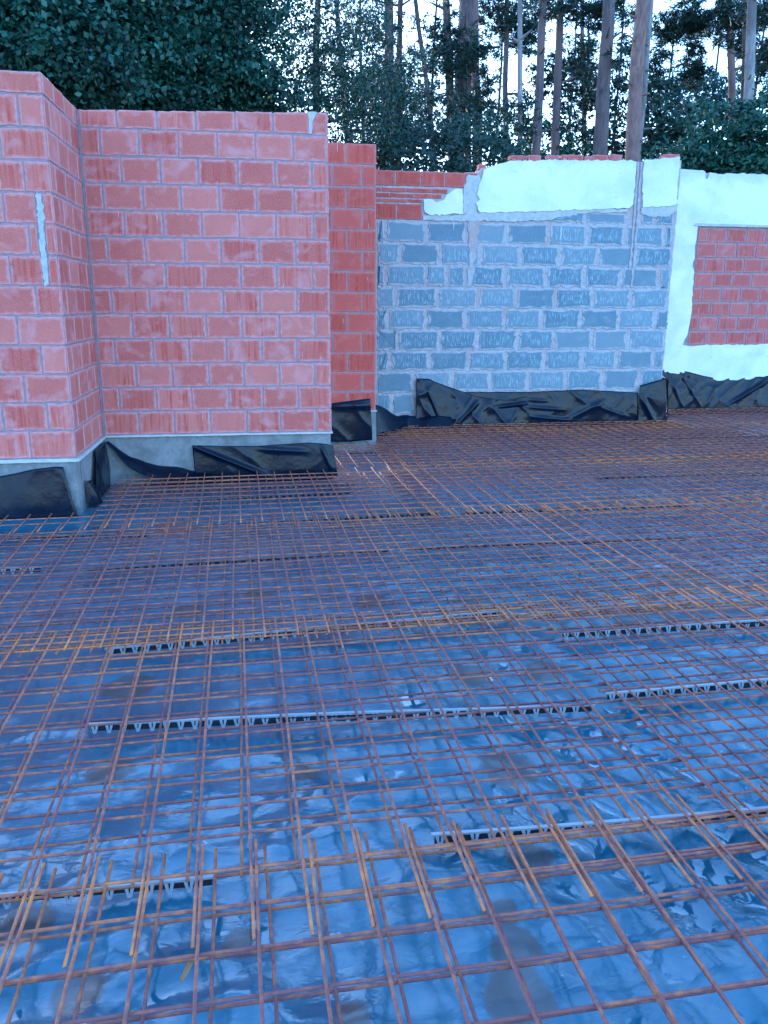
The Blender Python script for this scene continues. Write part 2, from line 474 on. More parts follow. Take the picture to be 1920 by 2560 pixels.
def slab(fr, outer, d0, d1, mat, name, parent, holes=(), jit=0.0, step=0.05):
    """solid plate with an outline traced in (u,z), from depth d0 (back) to d1 (front)"""
    def dens(poly):
        out = []
        for (a, b), (c, d) in zip(poly, poly[1:] + poly[:1]):
            L = math.hypot(c - a, d - b); k = max(1, int(L / step)) if jit else 1
            for i in range(k):
                t = i / k; j = jit if i else 0
                out.append((a + (c - a) * t + rnd.gauss(0, j), b + (d - b) * t + rnd.gauss(0, j)))
        return out
    loops = [dens(list(outer))] + [dens(list(h)) for h in holes]
    tri = tessellate_polygon([[Vector((a, b, 0)) for a, b in L] for L in loops])
    flat = [q for L in loops for q in L]; n = len(flat)
    V = [fr.p(a, b, d1) for a, b in flat] + [fr.p(a, b, d0) for a, b in flat]
    F = []
    for t in tri:
        F.append(list(t)); F.append([i + n for i in reversed(t)])
    s = 0
    for L in loops:
        m_ = len(L)
        for i in range(m_):
            j = (i + 1) % m_
            F.append([s + i, s + i + n, s + j + n, s + j])
        s += m_
    o = mesh(name, V, F, mat, parent)
    bm = bmesh.new(); bm.from_mesh(o.data); bmesh.ops.recalc_face_normals(bm, faces=bm.faces); bm.to_mesh(o.data); bm.free()
    return o

def box(fr, u0, u1, z0, z1, d0, d1, mat, name, parent, jit=0.0):
    return slab(fr, [(u0, z0), (u1, z0), (u1, z1), (u0, z1)], d0, d1, mat, name, parent, jit=jit)

GZ = -0.40           # level of the film on the ground

# ------------------------------------------------------------------ ground
tag(mesh('ground', [(-150, -60, GZ - 0.06), (170, -60, GZ - 0.06), (170, 260, GZ - 0.06), (-150, 260, GZ - 0.06)], [(0, 1, 2, 3)], M['soil']), kind='structure')

# floor film: one wrinkled sheet
GA = math.radians(1.9)
GXV = np.array([math.cos(GA), math.sin(GA)]); GYV = np.array([-math.sin(GA), math.cos(GA)])
def gxy(gx, gy): return gx * GXV[0] + gy * GYV[0], gx * GXV[1] + gy * GYV[1]

def film_floor():
    ny, nx = 620, 560
    t = np.linspace(0, 1, ny); ys = -7.6 + 12.4 * (0.45 * t + 0.55 * t ** 1.9)
    s = np.linspace(0, 1, nx); xs = -3.2 + 14.2 * (0.25 * s ** 2 + 0.75 * s)
    X, Y = np.meshgrid(xs, ys)
    wx = X + 0.25 * (fbm(X * 1.3, Y * 1.3, 3) - 0.5); wy = Y + 0.25 * (fbm(X * 1.3, Y * 1.3, 8) - 0.5)
    big = fbm(X * 0.9, Y * 0.9, 1, 3) - 0.45
    r1 = ridge(wx * 3.2 + wy * 1.5, wy * 2.1 - wx * 0.6, 2) ** 5
    r2 = ridge(wx * 2.0 - wy * 3.0, wy * 1.7 + wx * 1.6, 5) ** 6
    r3 = ridge(wx * 7.5, wy * 5.0 + wx * 2, 9) ** 4
    r4 = ridge(wx * 5.5 - wy * 6.0, wy * 4.0 + wx * 3.0, 41) ** 5
    mk = np.clip((fbm(X * 0.8, Y * 0.8, 20, 3) - 0.30) * 3.0, 0.12, 1.3)
    near = np.clip((-1.2 - Y) / 3.6, 0.15, 1)
    Z = GZ - 0.030 + 0.022 * big + mk * near * (0.017 * r1 + 0.016 * r2 + 0.008 * r3 + 0.010 * r4) + (0.010 + 0.014 * near) * (fbm(X * 4.5, Y * 4.5, 31, 2) - .5) + 0.004 * (vnoise(wx * 13, wy * 10, 44) - .5)
    r5 = ridge(wx * 4.2 + wy * 5.1 + 3 * fbm(X * 2.2, Y * 2.2, 77, 2), wy * 3.1 - wx * 1.4, 61) ** 14
    Z += near * mk * 0.006 * r5
    # long parallel folds at the right of the foreground
    fm = np.exp(-((X - 2.55) / 0.55) ** 2 - ((Y + 5.0) / 0.9) ** 2)
    Z += fm * 0.022 * (np.sin((X * 0.85 + Y * 0.5) * 34 + 3 * fbm(X * 2, Y * 2, 14)) * 0.5)
    Z = np.minimum(Z, GZ + 0.006)
    lvl = GZ - 0.0375 + 0.008 * np.clip(fbm(X * .5, Y * .5, 88, 2) - .45, -1, 1)      # standing water fills the lowest dips
    wet = (Z < lvl).astype(float); Z = np.maximum(Z, lvl); print('wet share', wet.mean())
    silt = np.zeros_like(X)
    for (a, b, r) in [(1.92, -5.36, .07), (1.93, -5.47, .08), (1.9, -5.6, .11), (0.78, -3.9, .14), (0.82, -4.54, .1), (1.47, -4.64, .06), (2.15, -4.7, .13),
                      (3.79, -2.99, .25), (2.2, -3.98, .12), (0.73, -5.22, .09), (0.91, -5.45, .08), (2.07, -5.16, .09), (1.51, -5.63, .06),
                      (4.05, -3.16, .15), (1.27, -5.35, .06), (1.89, -3.07, .12), (2.52, -3.99, .12), (0.72, -1.47, .2), (0.95, -3.1, .1), (1.3, -2.9, .1),
                      (2.4, -3.2, .12), (3.1, -3.6, .12), (2.85, -4.3, .1)]:
        silt = np.maximum(silt, np.exp(-(((X - a) / r) ** 2 + ((Y - b) / (r * 1.1)) ** 2)))
    silt = np.maximum(silt, np.clip((Y + 2.8) / 2.6, 0, 1) * 0.6)
    o = grid_np('plastic_sheet', np.stack([X, Y, Z], -1), M['floor_film'], attrs={'silt': silt, 'wet': wet})
    tag(o, 'large wrinkled dark blue plastic sheet covering the whole floor under the rusty mesh', 'plastic sheet')
film_floor()

# ------------------------------------------------------------------ walls: A (left pier), M (main), C (narrow), G (grey block), R (white)
AY, AT = -1.0258, 2.5375
FA = Frame(0, AY, 0); FS = Frame(0, AY, 90); FM = Frame(0, 0, 0); FC = Frame(0, 1.3868, 0)
GAPB = 0.013
AL = -1.9
wa = thing('brick_wall', 'red brick pier at the left edge, tallest and nearest of the walls, returning towards the corner', 'brick wall', (-0.9, AY, GZ))
rows = []
jA = [-0.306, -0.166, -0.313, -0.169, -0.314, -0.162]
for k in range(13):
    z0 = 0.2 * k; z1 = 0.2 * (k + 1) if k < 12 else AT
    if k == 6: e = bond(AL, -0.318, -0.318) + [-0.103]
    elif k == 7: e = bond(AL, -0.172, -0.172) + [-0.112]
    elif k == 8: e = bond(AL, -0.315, -0.315) + [-0.108]
    else: e = bond(AL, 0, jA[k % 6] if k < 9 else (-0.161 if k % 2 else -0.3))
    rows.append((z0, z1, e))
    if k in (6, 7, 8): rows.append((z0, z1, [-0.072, 0.0]))
brickwork(FA, rows, GAPB, M['brick'], 'bricks', wa)
rows = []
for k in range(13):
    z0 = 0.2 * k; z1 = 0.2 * (k + 1) if k < 12 else AT
    rows.append((z0, z1, bond(0, -AY - 0.012, 0.14 if k % 2 else 0.29)))
brickwork(FS, rows, GAPB, M['brick'], 'bricks', wa)
slab(FA, [(AL, 0), (-0.003, 0), (-0.003, AT - 0.004), (AL, AT - 0.004)], -0.16, -0.002, M['mortar'], 'mortar', wa)
slab(FS, [(0.161, 0), (-AY, 0), (-AY, AT - 0.004), (0.161, AT - 0.004)], -0.16, -0.0025, M['mortar'], 'mortar', wa)
slab(FA, [(-0.106, 1.195), (-0.074, 1.21), (-0.072, 1.5), (-0.066, 1.79), (-0.098, 1.8), (-0.106, 1.6), (-0.112, 1.45)], -0.002, 0.005, M['mortar_light'], 'mortar_strip', wa, jit=0.0055, step=0.02)
box(FA, AL, -0.012, GZ - 0.05, -0.028, -0.16, -0.012, M['concrete'], 'concrete_base', wa)
box(FS, 0.1485, -AY, GZ - 0.05, -0.028, -0.16, -0.012, M['concrete'], 'concrete_base', wa)
box(FA, AL, 0.004, -0.026, -0.002, -0.15, 0.016, M['ledge'], 'ledge', wa, jit=0.0012)
box(FS, -0.012, -AY - 0.02, -0.024, -0.003, -0.14, 0.02, M['ledge'], 'ledge', wa, jit=0.0012)

MW = 1.9332
wm = thing('brick_wall', 'broad pale red brick panel left of centre with a concrete base partly behind black film', 'brick wall', (MW / 2, 0, GZ))
rows = []
for k in range(13):
    j = 0.3 if k % 2 == 0 else 0.152
    if k < 12: rows.append((0.2 * k, 0.2 * (k + 1), bond(0.012, MW, j)))
    else: rows.append((2.4, 2.5689, bond(0.012, MW, j), 2.524))
brickwork(FM, rows, GAPB, M['brick'], 'bricks', wm)
slab(FM, [(-0.14, 0), (MW - 0.003, 0), (MW - 0.003, 2.563), (-0.14, 2.515)], -0.16, -0.001, M['mortar'], 'mortar', wm)
slab(FM, [(0.002, 0.0), (0.013, 0.0), (0.014, 1.2), (0.016, 2.525), (0.002, 2.53)], -0.003, 0.004, M['mortar'], 'mortar_strip', wm, jit=0.001)
slab(FM, [(1.782, 2.41), (1.806, 2.41), (1.812, 2.5), (1.85, 2.572), (1.775, 2.57), (1.786, 2.5)], -0.004, 0.006, M['mortar_light'], 'mortar_patch', wm, jit=0.002, step=0.02)
FMR = Frame(MW, 0, 90)
brickwork(FMR, [(0.2 * k, 0.2 * (k + 1) if k < 12 else 2.5689, [0.0, 0.16]) for k in range(13)], GAPB, M['brick'], 'bricks', wm)
box(FM, -0.14, MW - 0.005, GZ - 0.05, -0.018, -0.15, -0.014, M['concrete'], 'concrete_base', wm)
box(FM, 0.02, MW + 0.012, -0.016, -0.001, -0.15, 0.014, M['ledge'], 'ledge', wm, jit=0.001)

CX0, CX1 = 1.85, 2.5136
wc = thing('brick_wall', 'narrow darker red brick panel set back between the broad brick panel and the grey blocks', 'brick wall', (2.2, 1.387, GZ))
rows = [(0.2 * k, 0.2 * (k + 1), bond(CX0, CX1, 2.222 if k % 2 == 0 else 2.076)) for k in range(13)]
rows = [(a, b, e) for a, b, e in rows]
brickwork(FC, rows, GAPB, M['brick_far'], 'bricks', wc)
slab(FC, [(CX0, 0), (CX1 - 0.003, 0), (CX1 - 0.003, 2.594), (CX0, 2.594)], -0.16, -0.002, M['mortar'], 'mortar', wc)
FCR = Frame(CX1, 1.3868, 90)
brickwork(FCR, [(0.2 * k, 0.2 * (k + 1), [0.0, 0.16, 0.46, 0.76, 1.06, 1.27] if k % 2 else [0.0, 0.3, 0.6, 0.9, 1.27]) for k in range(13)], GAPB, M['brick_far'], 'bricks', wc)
slab(FCR, [(0.1605, 0), (1.27, 0), (1.27, 2.594), (0.1605, 2.594)], -0.16, -0.0025, M['mortar'], 'mortar', wc)
box(FC, CX0, CX1 + 0.008, GZ - 0.05, -0.014, -0.16, -0.01, M['concrete'], 'concrete_base', wc)
box(FCR, 0.1505, 1.27, GZ - 0.05, -0.014, -0.16, -0.004, M['concrete'], 'concrete_base', wc)
box(FC, CX0, CX1 + 0.012, -0.013, -0.001, -0.15, 0.012, M['ledge'], 'ledge', wc, jit=0.001)

# grey block wall
FG = Frame(3.5, 2.65, 2.0)
wg = thing('block_wall', 'grey concrete block wall with torn white plaster along its top and black film at its foot', 'block wall', (4.5, 2.65, GZ))
gz = [2.012, 1.775, 1.53, 1.283, 1.035, 0.79, 0.54, 0.298, 0.04, -0.22]
gj = [[-.82, -.711, -.228, .256, .756, 1.271, 1.752, 2.247, 2.752, 2.872],
      [-.82, -.532, -.057, .44, .924, 1.421, 1.915, 2.397, 2.892],
      [-.82, -.701, -.219, .03, .264, .748, 1.263, 1.751, 2.234, 2.738, 2.895],
      [-.82, -.592, -.075, .421, .896, 1.397, 1.877, 2.385, 2.889],
      [-.82, -.677, -.21, .272, .763, 1.236, 1.742, 2.244, 2.736, 2.93],
      [-.82, -.559, -.035, .431, .935, 1.409, 1.908, 2.39, 2.888],
      [-.82, -.645, -.156, .325, .8, 1.297, 1.797, 2.261, 2.752, 2.914],
      [-.82, -.347, .135, .61, 1.1, 1.594, 2.097, 2.575, 2.925],
      [-.82, -.619, -.335, .1, .6, 1.1, 1.6, 2.1, 2.6, 2.92]]
rows = [(gz[k + 1], gz[k], gj[k]) for k in range(9)]
rows.append((2.03, 2.16, [1.28, 1.72, 2.26])); rows.append((2.03, 2.18, [2.42, 2.62, 2.88]))
gapG = lambda u, z: not (0.3 < u < 0.37 and z > 1.8)
brickwork(FG, rows, 0.046, M['block'], 'blocks', wg, jit=0.008, bev=0.008, depth=0.014, proud=0.0, seg=(14, 8), gapz=0.013)
back = [(-.822, GZ - .05), (2.9, GZ - .05), (2.9, 2.77), (2.6, 2.75), (2.39, 2.735), (2.2, 2.73), (1.5, 2.715), (1.0, 2.70), (.62, 2.65), (.40, 2.60), (.38, 2.548), (-.822, 2.545)]
slab(FG, back, -0.22, -0.008, M['mortar_wall'], 'mortar', wg, jit=0.004)
# mortar chase and smears
slab(FG, [(.205, 2.10), (.36, 2.10), (.40, 2.3), (.43, 2.47), (.38, 2.535), (.25, 2.53), (.205, 2.4)], -0.010, 0.004, M['mortar_light'], 'mortar_patch', wg, jit=0.008, step=0.04)
slab(FG, [(.27, 1.30), (.33, 1.28), (.37, 1.6), (.41, 2.0), (.45, 2.1), (.25, 2.1), (.29, 1.8), (.30, 1.6)], -0.010, 0.005, M['mortar_wall'], 'mortar_patch', wg, jit=0.008, step=0.04)
slab(FG, [(-.27, 2.02), (.9, 2.03), (1.25, 2.06), (1.72, 2.14), (2.25, 2.17), (2.25, 2.215), (1.6, 2.185), (.5, 2.13), (.2, 2.09), (-.27, 2.075)], -0.010, 0.008, M['mortar_light'], 'mortar_patch', wg, jit=0.009, step=0.04)
slab(FG, [(2.42, 2.16), (2.62, 2.12), (2.8, 2.13), (2.88, 2.2), (2.88, 2.26), (2.42, 2.22)], -0.010, 0.008, M['mortar_light'], 'mortar_patch', wg, jit=0.007, step=0.03)
for pts in ([(2.325, 1.5), (2.345, 1.5), (2.352, 2.1), (2.35, 2.73), (2.328, 2.73), (2.33, 2.1)], [(2.368, 1.3), (2.39, 1.3), (2.40, 2.1), (2.398, 2.735), (2.37, 2.735), (2.372, 2.1)]):
    slab(FG, pts, -0.006, 0.006, M['mortar_wall'], 'mortar_strip', wg, jit=0.004, step=0.05)
# red brick remnant over the left end
rows = [(2.382, 2.552, [-.822, -.594, -.301, -.018, .217, .37]), (2.316, 2.368, [-.822, -.753, -.467, -.17, .02]), (2.257, 2.312, [-.822, -.66, -.37, -.05]),
        (2.205, 2.252, [-.822, -.74, -.46, -.28]), (2.02, 2.2, [-.822, -.577, -.281])]
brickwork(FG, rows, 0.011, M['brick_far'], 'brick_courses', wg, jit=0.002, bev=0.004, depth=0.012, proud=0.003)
plA = [(-.269, 2.247), (-.212, 2.255), (-.126, 2.218), (-.027, 2.247), (.001, 2.299), (.099, 2.367), (.185, 2.369), (.205, 2.101), (-.194, 2.079), (-.252, 2.111)]
plB = [(.352, 2.223), (.401, 2.257), (.363, 2.315), (.388, 2.433), (.44, 2.584), (.618, 2.654), (.747, 2.691), (1.068, 2.701), (1.215, 2.719), (1.512, 2.722), (1.888, 2.728), (2.115, 2.742),
       (2.308, 2.728), (2.311, 2.528), (2.311, 2.258), (2.268, 2.216), (1.701, 2.182), (1.099, 2.148), (.509, 2.119), (.406, 2.119)]
plC = [(2.405, 2.749), (2.532, 2.763), (2.865, 2.803), (2.866, 2.628), (2.868, 2.443), (2.875, 2.266), (2.74, 2.248), (2.437, 2.221), (2.412, 2.45)]
for P_ in (plA, plB, plC): slab(FG, P_, -0.01, 0.018, M['plaster'], 'plaster', wg, jit=0.0055, step=0.035)
# broken coping bricks on top
cop = [(.752, .90, 2.70, 2.757), (.905, .97, 2.70, 2.757), (.975, 1.134, 2.70, 2.765), (1.21, 1.36, 2.722, 2.775), (1.40, 1.46, 2.722, 2.785), (1.465, 1.655, 2.722, 2.79), (1.67, 1.77, 2.725, 2.78),
       (1.775, 1.963, 2.728, 2.80), (2.004, 2.145, 2.742, 2.81), (2.659, 2.882, 2.785, 2.835), (.385, .475, 2.59, 2.65)]
for a, b, z0, z1 in cop:
    brickwork(FG, [(z0, z1, [a, b])], 0.004, M['brick_infill'], 'coping_brick', wg, jit=0.003, bev=0.006, depth=0.11, proud=-0.02)

# right white wall
FR = Frame(7.2, 3.8, 2.0)
wr = thing('plastered_wall', 'bright white plastered wall at the right edge with a bricked-up opening', 'plastered wall', (8.3, 3.85, GZ))
RX = 3.4
top = [(-.6, 2.83), (-.292, 2.834), (-.116, 2.829), (.036, 2.828), (.075, 2.81), (.082, 2.735), (.10, 2.715), (.13, 2.735), (.14, 2.805), (.178, 2.80), (.30, 2.79), (.485, 2.80), (.808, 2.808), (1.017, 2.798), (1.6, 2.8), (2.4, 2.79), (RX, 2.80)]
outer = [(-.6, 0.0), (RX, 0.0)] + top[::-1]
hole = [(.045, 2.12), (.03, 1.9), (.035, 1.75), (.02, 1.6), (.055, 1.52), (.05, 1.3), (.07, 1.1), (.06, .85), (.045, .70), (-.005, .60), (-.02, .54), (.09, .525), (.5, .545), (1.0, .54), (1.58, .55), (1.58, 2.135), (.06, 2.14)]
slab(FR, outer, -0.01, 0.02, M['plaster'], 'plaster', wr, holes=[hole], jit=0.005, step=0.04)
slab(FR, [(-.62, GZ - .05), (RX, GZ - .05), (RX, 2.785), (.3, 2.78), (.2, 2.80), (.04, 2.80), (-.62, 2.81)], -0.25, -0.012, M['mortar_wall'], 'mortar', wr)
rows = []
for k in range(8):
    z0 = 0.538 + 0.1965 * k
    rows.append((z0, z0 + 0.1965, bond(0.07, 1.56, 0.368 if k % 2 == 0 else 0.21, 0.2965)))
slab(FR, [(.03, .53), (1.59, .53), (1.59, 2.105), (.03, 2.10)], -0.02, -0.0105, M['mortar'], 'infill_mortar', wr)
brickwork(FR, rows, 0.02, M['brick_infill'], 'brick_infill', wr, jit=0.003, depth=0.012, proud=-0.002)
slab(FR, [(.045, 2.122), (1.57, 2.126), (1.57, 2.15), (.0, 2.16), (-.02, 2.13)], -0.005, 0.034, M['mortar_light'], 'lintel_strip', wr, jit=0.002)

# ------------------------------------------------------------------ loose plastic film on the walls
def drape(label, fr, top, bot, d_top, d_bot, nu=80, nv=22, folds=0.012, seed=1, bulge=0.02, diag=None, name='plastic_film', flat=0.0):
    """sheet between two traced edges (lists of (u,z)), pushed off the wall by d; folds are real relief"""
    def interp(poly, t):
        L = np.cumsum([0] + [math.hypot(poly[i + 1][0] - poly[i][0], poly[i + 1][1] - poly[i][1]) for i in range(len(poly) - 1)])
        L = L / L[-1]
        return np.interp(t, L, [q[0] for q in poly]), np.interp(t, L, [q[1] for q in poly])
    t = np.linspace(0, 1, nu)
    tu, tz = interp(top, t); bu, bz = interp(bot, t)
    v = np.linspace(0, 1, nv)[:, None]
    U = tu * (1 - v) + bu * v; Z = tz * (1 - v) + bz * v
    T = np.broadcast_to(t, U.shape); Vv = np.broadcast_to(v, U.shape)
    D = d_top + (d_bot - d_top) * Vv ** 1.5 + bulge * np.sin(np.pi * np.clip(Vv, 0, 1)) * (0.4 + fbm(U * 1.7, Z * 2, seed, 2))
    wu = U + 0.2 * fbm(U * 2, Z * 2, seed + 5)
    D = D + folds * (ridge(wu * 3.2 + Z * 2.6, Z * 2.0 - wu * 0.8, seed) ** 4 + 0.6 * ridge(wu * 4.5 - Z * 4.2, Z * 2 + wu, seed + 2) ** 5 + 0.5 * (fbm(U * 9, Z * 9, seed + 3, 2) - 0.5))
    if diag:
        for (u0, z0, u1, z1, wdt, amp) in diag:
            dx, dz = u1 - u0, z1 - z0; L2 = dx * dx + dz * dz
            s_ = ((U - u0) * dx + (Z - z0) * dz) / L2
            dist = np.abs((U - u0) * dz - (Z - z0) * dx) / math.sqrt(L2)
            D = D + amp * np.exp(-(dist / wdt) ** 2) * np.clip(s_ * 3 + 0.3, 0, 1) * np.clip((1.15 - s_) * 3, 0, 1)
    D = np.maximum(D, 0.006)
    P = np.empty(U.shape + (3,))
    for k in range(3):
        P[..., k] = fr.o[k] + fr.u[k] * U + fr.n[k] * D
    P[..., 2] = Z
    o = grid_np(name, P, M['wall_film'], thick=0.002)
    return tag(o, label, 'plastic film')

ZB = GZ - 0.03
f1 = drape('flat black film covering the concrete base of the tall left pier', FA, [(AL, -.16), (-1.2, -.14), (-.7, -.135), (-.538, -.121), (-.437, -.103), (-.295, -.072), (-.144, -.057), (-.095, -.063)],
      [(AL, ZB), (-.7, ZB), (-.4, ZB), (-.2, ZB), (-.05, ZB), (-.016, ZB)], 0.008, 0.05, seed=2, folds=0.006, bulge=0.012)
# corner film on the return + its curling flap in front of the broad panel
FSi = Frame(0.0, AY, 90)
drape('black film on the inner return of the left pier, right of its bare concrete corner', FSi, [(.60, -.055), (.8, -.05), (1.0, -.046)], [(.30, ZB), (.6, ZB), (1.0, ZB)], 0.01, 0.03, seed=6, folds=0.008, nu=50, bulge=0.015)
def flap():
    # sheet peeling off the corner: leaves the inner corner high, runs right and sinks towards the floor, lower edge pushed forward, upper edge curled over
    t = np.linspace(0, 1, 90)[None, :]; v = np.linspace(0, 1, 26)[:, None]
    U = 0.02 + 0.86 * t
    low = np.interp(t, [0, .08, .2, .34, .52, .7, .84, 1.0], [-.06, -.13, -.24, -.315, -.36, -.392, -.41, -.365])
    wid = np.interp(t, [0, .1, .2, .34, .52, .7, .85, 1.0], [.008, .03, .055, .075, .09, .095, .085, .012])
    dlo = np.interp(t, [0, .15, .4, .7, 1.0], [.03, .10, .16, .19, .15])
    D = dlo * (1 - v) ** 0.8 + 0.012 * v + 0.006 * (fbm(U * 12 + 0 * v, v * 3 + 0 * U, 4, 2) - .5)
    Z = low + wid * v ** 0.75 + 0.006 * np.sin(U * 21 + v * 2)
    U, D, Z = np.broadcast_arrays(U + 0.02 * v, D, Z)
    P = np.stack([U, -D, Z], -1)
    o = grid_np('plastic_film', P, M['wall_film'], thick=0.002)
    tag(o, 'curled black film flap peeling away in front of the bare grey base', 'plastic film')
flap()
def corner_curl():
    t = np.linspace(0, 1, 24)[None, :]; v = np.linspace(0, 1, 12)[:, None]
    Y = AY + 0.19 + 0.10 * v + 0.05 * t * (v - 0.2); Z = -.215 - .19 * t
    X = 0.012 + 0.05 * np.sin(v * np.pi * 0.8) * (0.4 + t) + 0.02 * t
    X, Y, Z = np.broadcast_arrays(X, Y, Z)
    tag(grid_np('plastic_film', np.stack([X, Y, Z], -1), M['wall_film'], thick=0.002), 'small curled pale-edged film scrap at the foot of the bare concrete corner', 'plastic film')
corner_curl()
drape('black film with a diagonal shiny crease hanging on the base of the broad brick panel', FM, [(.732, -.097), (1.0, -.108), (1.286, -.115), (1.538, -.101), (1.728, -.092), (1.88, -.107), (1.95, -.125)],
      [(.749, ZB), (1.1, ZB), (1.5, ZB), (1.9, ZB + .01), (1.985, ZB + .03)], 0.008, 0.035, seed=9, folds=0.004, nu=120, nv=34, bulge=0.008, diag=[(.75, -.11, 1.35, -.37, .016, .03), (1.30, -.14, 1.7, -.17, .02, .012), (1.84, -.12, 1.93, -.33, .015, .02)])
drape('black film sheet pasted over the foot of the narrow recessed brick panel', FC, [(1.87, .06), (2.049, .081), (2.256, .106), (2.455, .128)], [(1.87, -.31), (2.114, -.325), (2.3, -.32), (2.476, -.31)], 0.012, 0.03, seed=12, folds=0.01, nu=60, bulge=0.02,
      diag=[(2.06, .05, 2.44, .06, .03, .02)])
def scrap():
    # film sagging from the narrow wall's corner to the foot of the grey blocks
    t = np.linspace(0, 1, 60)[None, :]; v = np.linspace(0, 1, 20)[:, None]
    bx = 2.60 + 1.0 * t; by = 2.05 + 0.50 * np.minimum(1, t * 2.2)
    zt = np.interp(t, [0, .15, .3, .5, 1], [-.02, -.10, -.19, -.235, -.235]); 
    X = bx + 0.0 * v; Y = by - 0.14 * v - 0.03 * np.sin(t * 9); Z = zt + (-.375 - zt) * v ** 1.4 + 0.01 * np.sin(t * 17 + v * 3)
    X, Y, Z = np.broadcast_arrays(X, Y, Z)
    tag(grid_np('plastic_film', np.stack([X, Y, Z], -1), M['wall_film'], thick=0.002), 'sagging film scrap on the floor between the narrow brick panel and the grey blocks', 'plastic film')
scrap()
drape('crumpled black film at the left foot of the grey blocks, top edge sloping down', FG, [(-.329, .22), (-.243, .216), (-.168, .211), (-.092, .174), (.183, .076), (.431, -.009), (.805, -.06), (1.086, -.019)],
      [(-.345, ZB), (-.1, ZB), (.3, ZB), (.7, ZB), (1.12, ZB)], 0.03, 0.10, seed=21, folds=0.016, nu=110, nv=36, bulge=0.02, diag=[(-.2, .1, .0, -.36, .014, .025), (.15, -.36, .42, -.1, .02, .025), (.7, -.14, 1.08, -.10, .016, .025)])
drape('longer black film strip hanging along the right half of the grey block wall foot', FG, [(.18, .045), (.645, .04), (1.157, .036), (1.802, .051), (2.2, .03), (2.574, .003)], [(.2, ZB), (.9, ZB), (1.6, ZB), (2.58, ZB)], 0.012, 0.05, seed=25, folds=0.009, nu=140, nv=30, bulge=0.02,
      diag=[(1.1, -.06, 1.35, -.08, .012, .012), (1.1, -.15, 1.55, -.19, .014, .014), (1.15, -.27, 1.7, -.33, .016, .018), (1.6, -.33, 2.1, -.1, .03, .015), (2.0, -.15, 2.45, -.3, .02, .01)])
drape('folded upright film corner at the right end of the grey block wall', FG, [(2.578, .095), (2.7, .13), (2.92, .185)], [(2.575, ZB), (2.75, ZB), (2.965, ZB)], 0.04, 0.08, seed=29, folds=0.012, nu=40, bulge=0.02, diag=[(2.6, -.05, 2.8, -.38, .03, .03)])
FGR = Frame(FG.p(2.93, 0).x, FG.p(2.93, 0).y, 92)
drape('black film wrapping round the end face of the grey block wall', FGR, [(-.03, .18), (.1, .2), (.95, .2)], [(-.04, ZB), (.1, ZB), (.95, ZB)], 0.03, 0.06, seed=33, folds=0.01, nu=40)
drape('sagging black film hanging at the foot of the white plastered wall', FR, [(-.40, .20), (-.243, .205), (-.096, .204), (.108, .172), (.343, .114), (.593, .068), (.894, .071), (1.169, .086), (1.388, .103), (2.2, .15), (3.3, .12)],
      [(-.40, ZB), (.1, ZB), (.6, ZB), (1.4, ZB), (3.3, ZB)], 0.012, 0.09, seed=37, folds=0.013, nu=170, nv=34, bulge=0.025, diag=[(-.2, .15, .05, -.35, .016, .025), (.0, .15, .3, -.3, .018, .022), (.78, -.28, 1.35, .03, .018, .035), (.55, -.05, .4, -.3, .02, .015)])

# ------------------------------------------------------------------ rebar mesh
BR = 0.0046
def hz(x, y): return 0.012 * (fbm(np.asarray(x) * 0.8, np.asarray(y) * 0.8, 51, 3) - 0.45)
def bar(name, gx0, gy0, gx1, gy1, z, parent, end0=0, end1=0, rr=None, seed=0):
    L = math.hypot(gx1 - gx0, gy1 - gy0)
    n = max(2, int(L / 0.17) + 1)
    t = np.linspace(0, 1, n)
    b = 0.004 * np.sin(t * 3.1 * rnd.uniform(0.6, 2.0) + rnd.uniform(0, 6))
    horiz = abs(gx1 - gx0) > abs(gy1 - gy0)
    gx = gx0 + (gx1 - gx0) * t + (0 if horiz else b); gy = gy0 + (gy1 - gy0) * t + (b if horiz else 0)
    X = gx * GXV[0] + gy * GYV[0]; Y = gx * GXV[1] + gy * GYV[1]
    Z = z + hz(X, Y) + 0.004 * (vnoise(X * 3 + seed, Y * 3, 60) - 0.5)
    k = 7 if gy0 < -3.0 or gy1 < -3.0 else 5
    d = (GXV if horiz else GYV); nx, ny = -d[1], d[0]
    V, F, A = [], [], []
    for i in range(n):
        e = min(t[i] * L, (1 - t[i]) * L) if not horiz else 9
        mid = min(gy[i] - parent['y0'], parent['y1'] - gy[i])
        ra = max(0.0, 1 - mid / 0.42) * 0.55 + rr
        for j in range(k):
            a = 2 * math.pi * j / k
            V.append((X[i] + nx * BR * math.cos(a), Y[i] + ny * BR * math.cos(a), Z[i] + BR * math.sin(a))); A.append(ra)
    for i in range(n - 1):
        for j in range(k):
            F.append((i * k + j, i * k + (j + 1) % k, (i + 1) * k + (j + 1) % k, (i + 1) * k + j))
    F.append(tuple(range(k))[::-1]); F.append(tuple((n - 1) * k + j for j in range(k)))
    return mesh(name, V, F, M['rust'], parent, smooth=True, attrs={'rust': A})

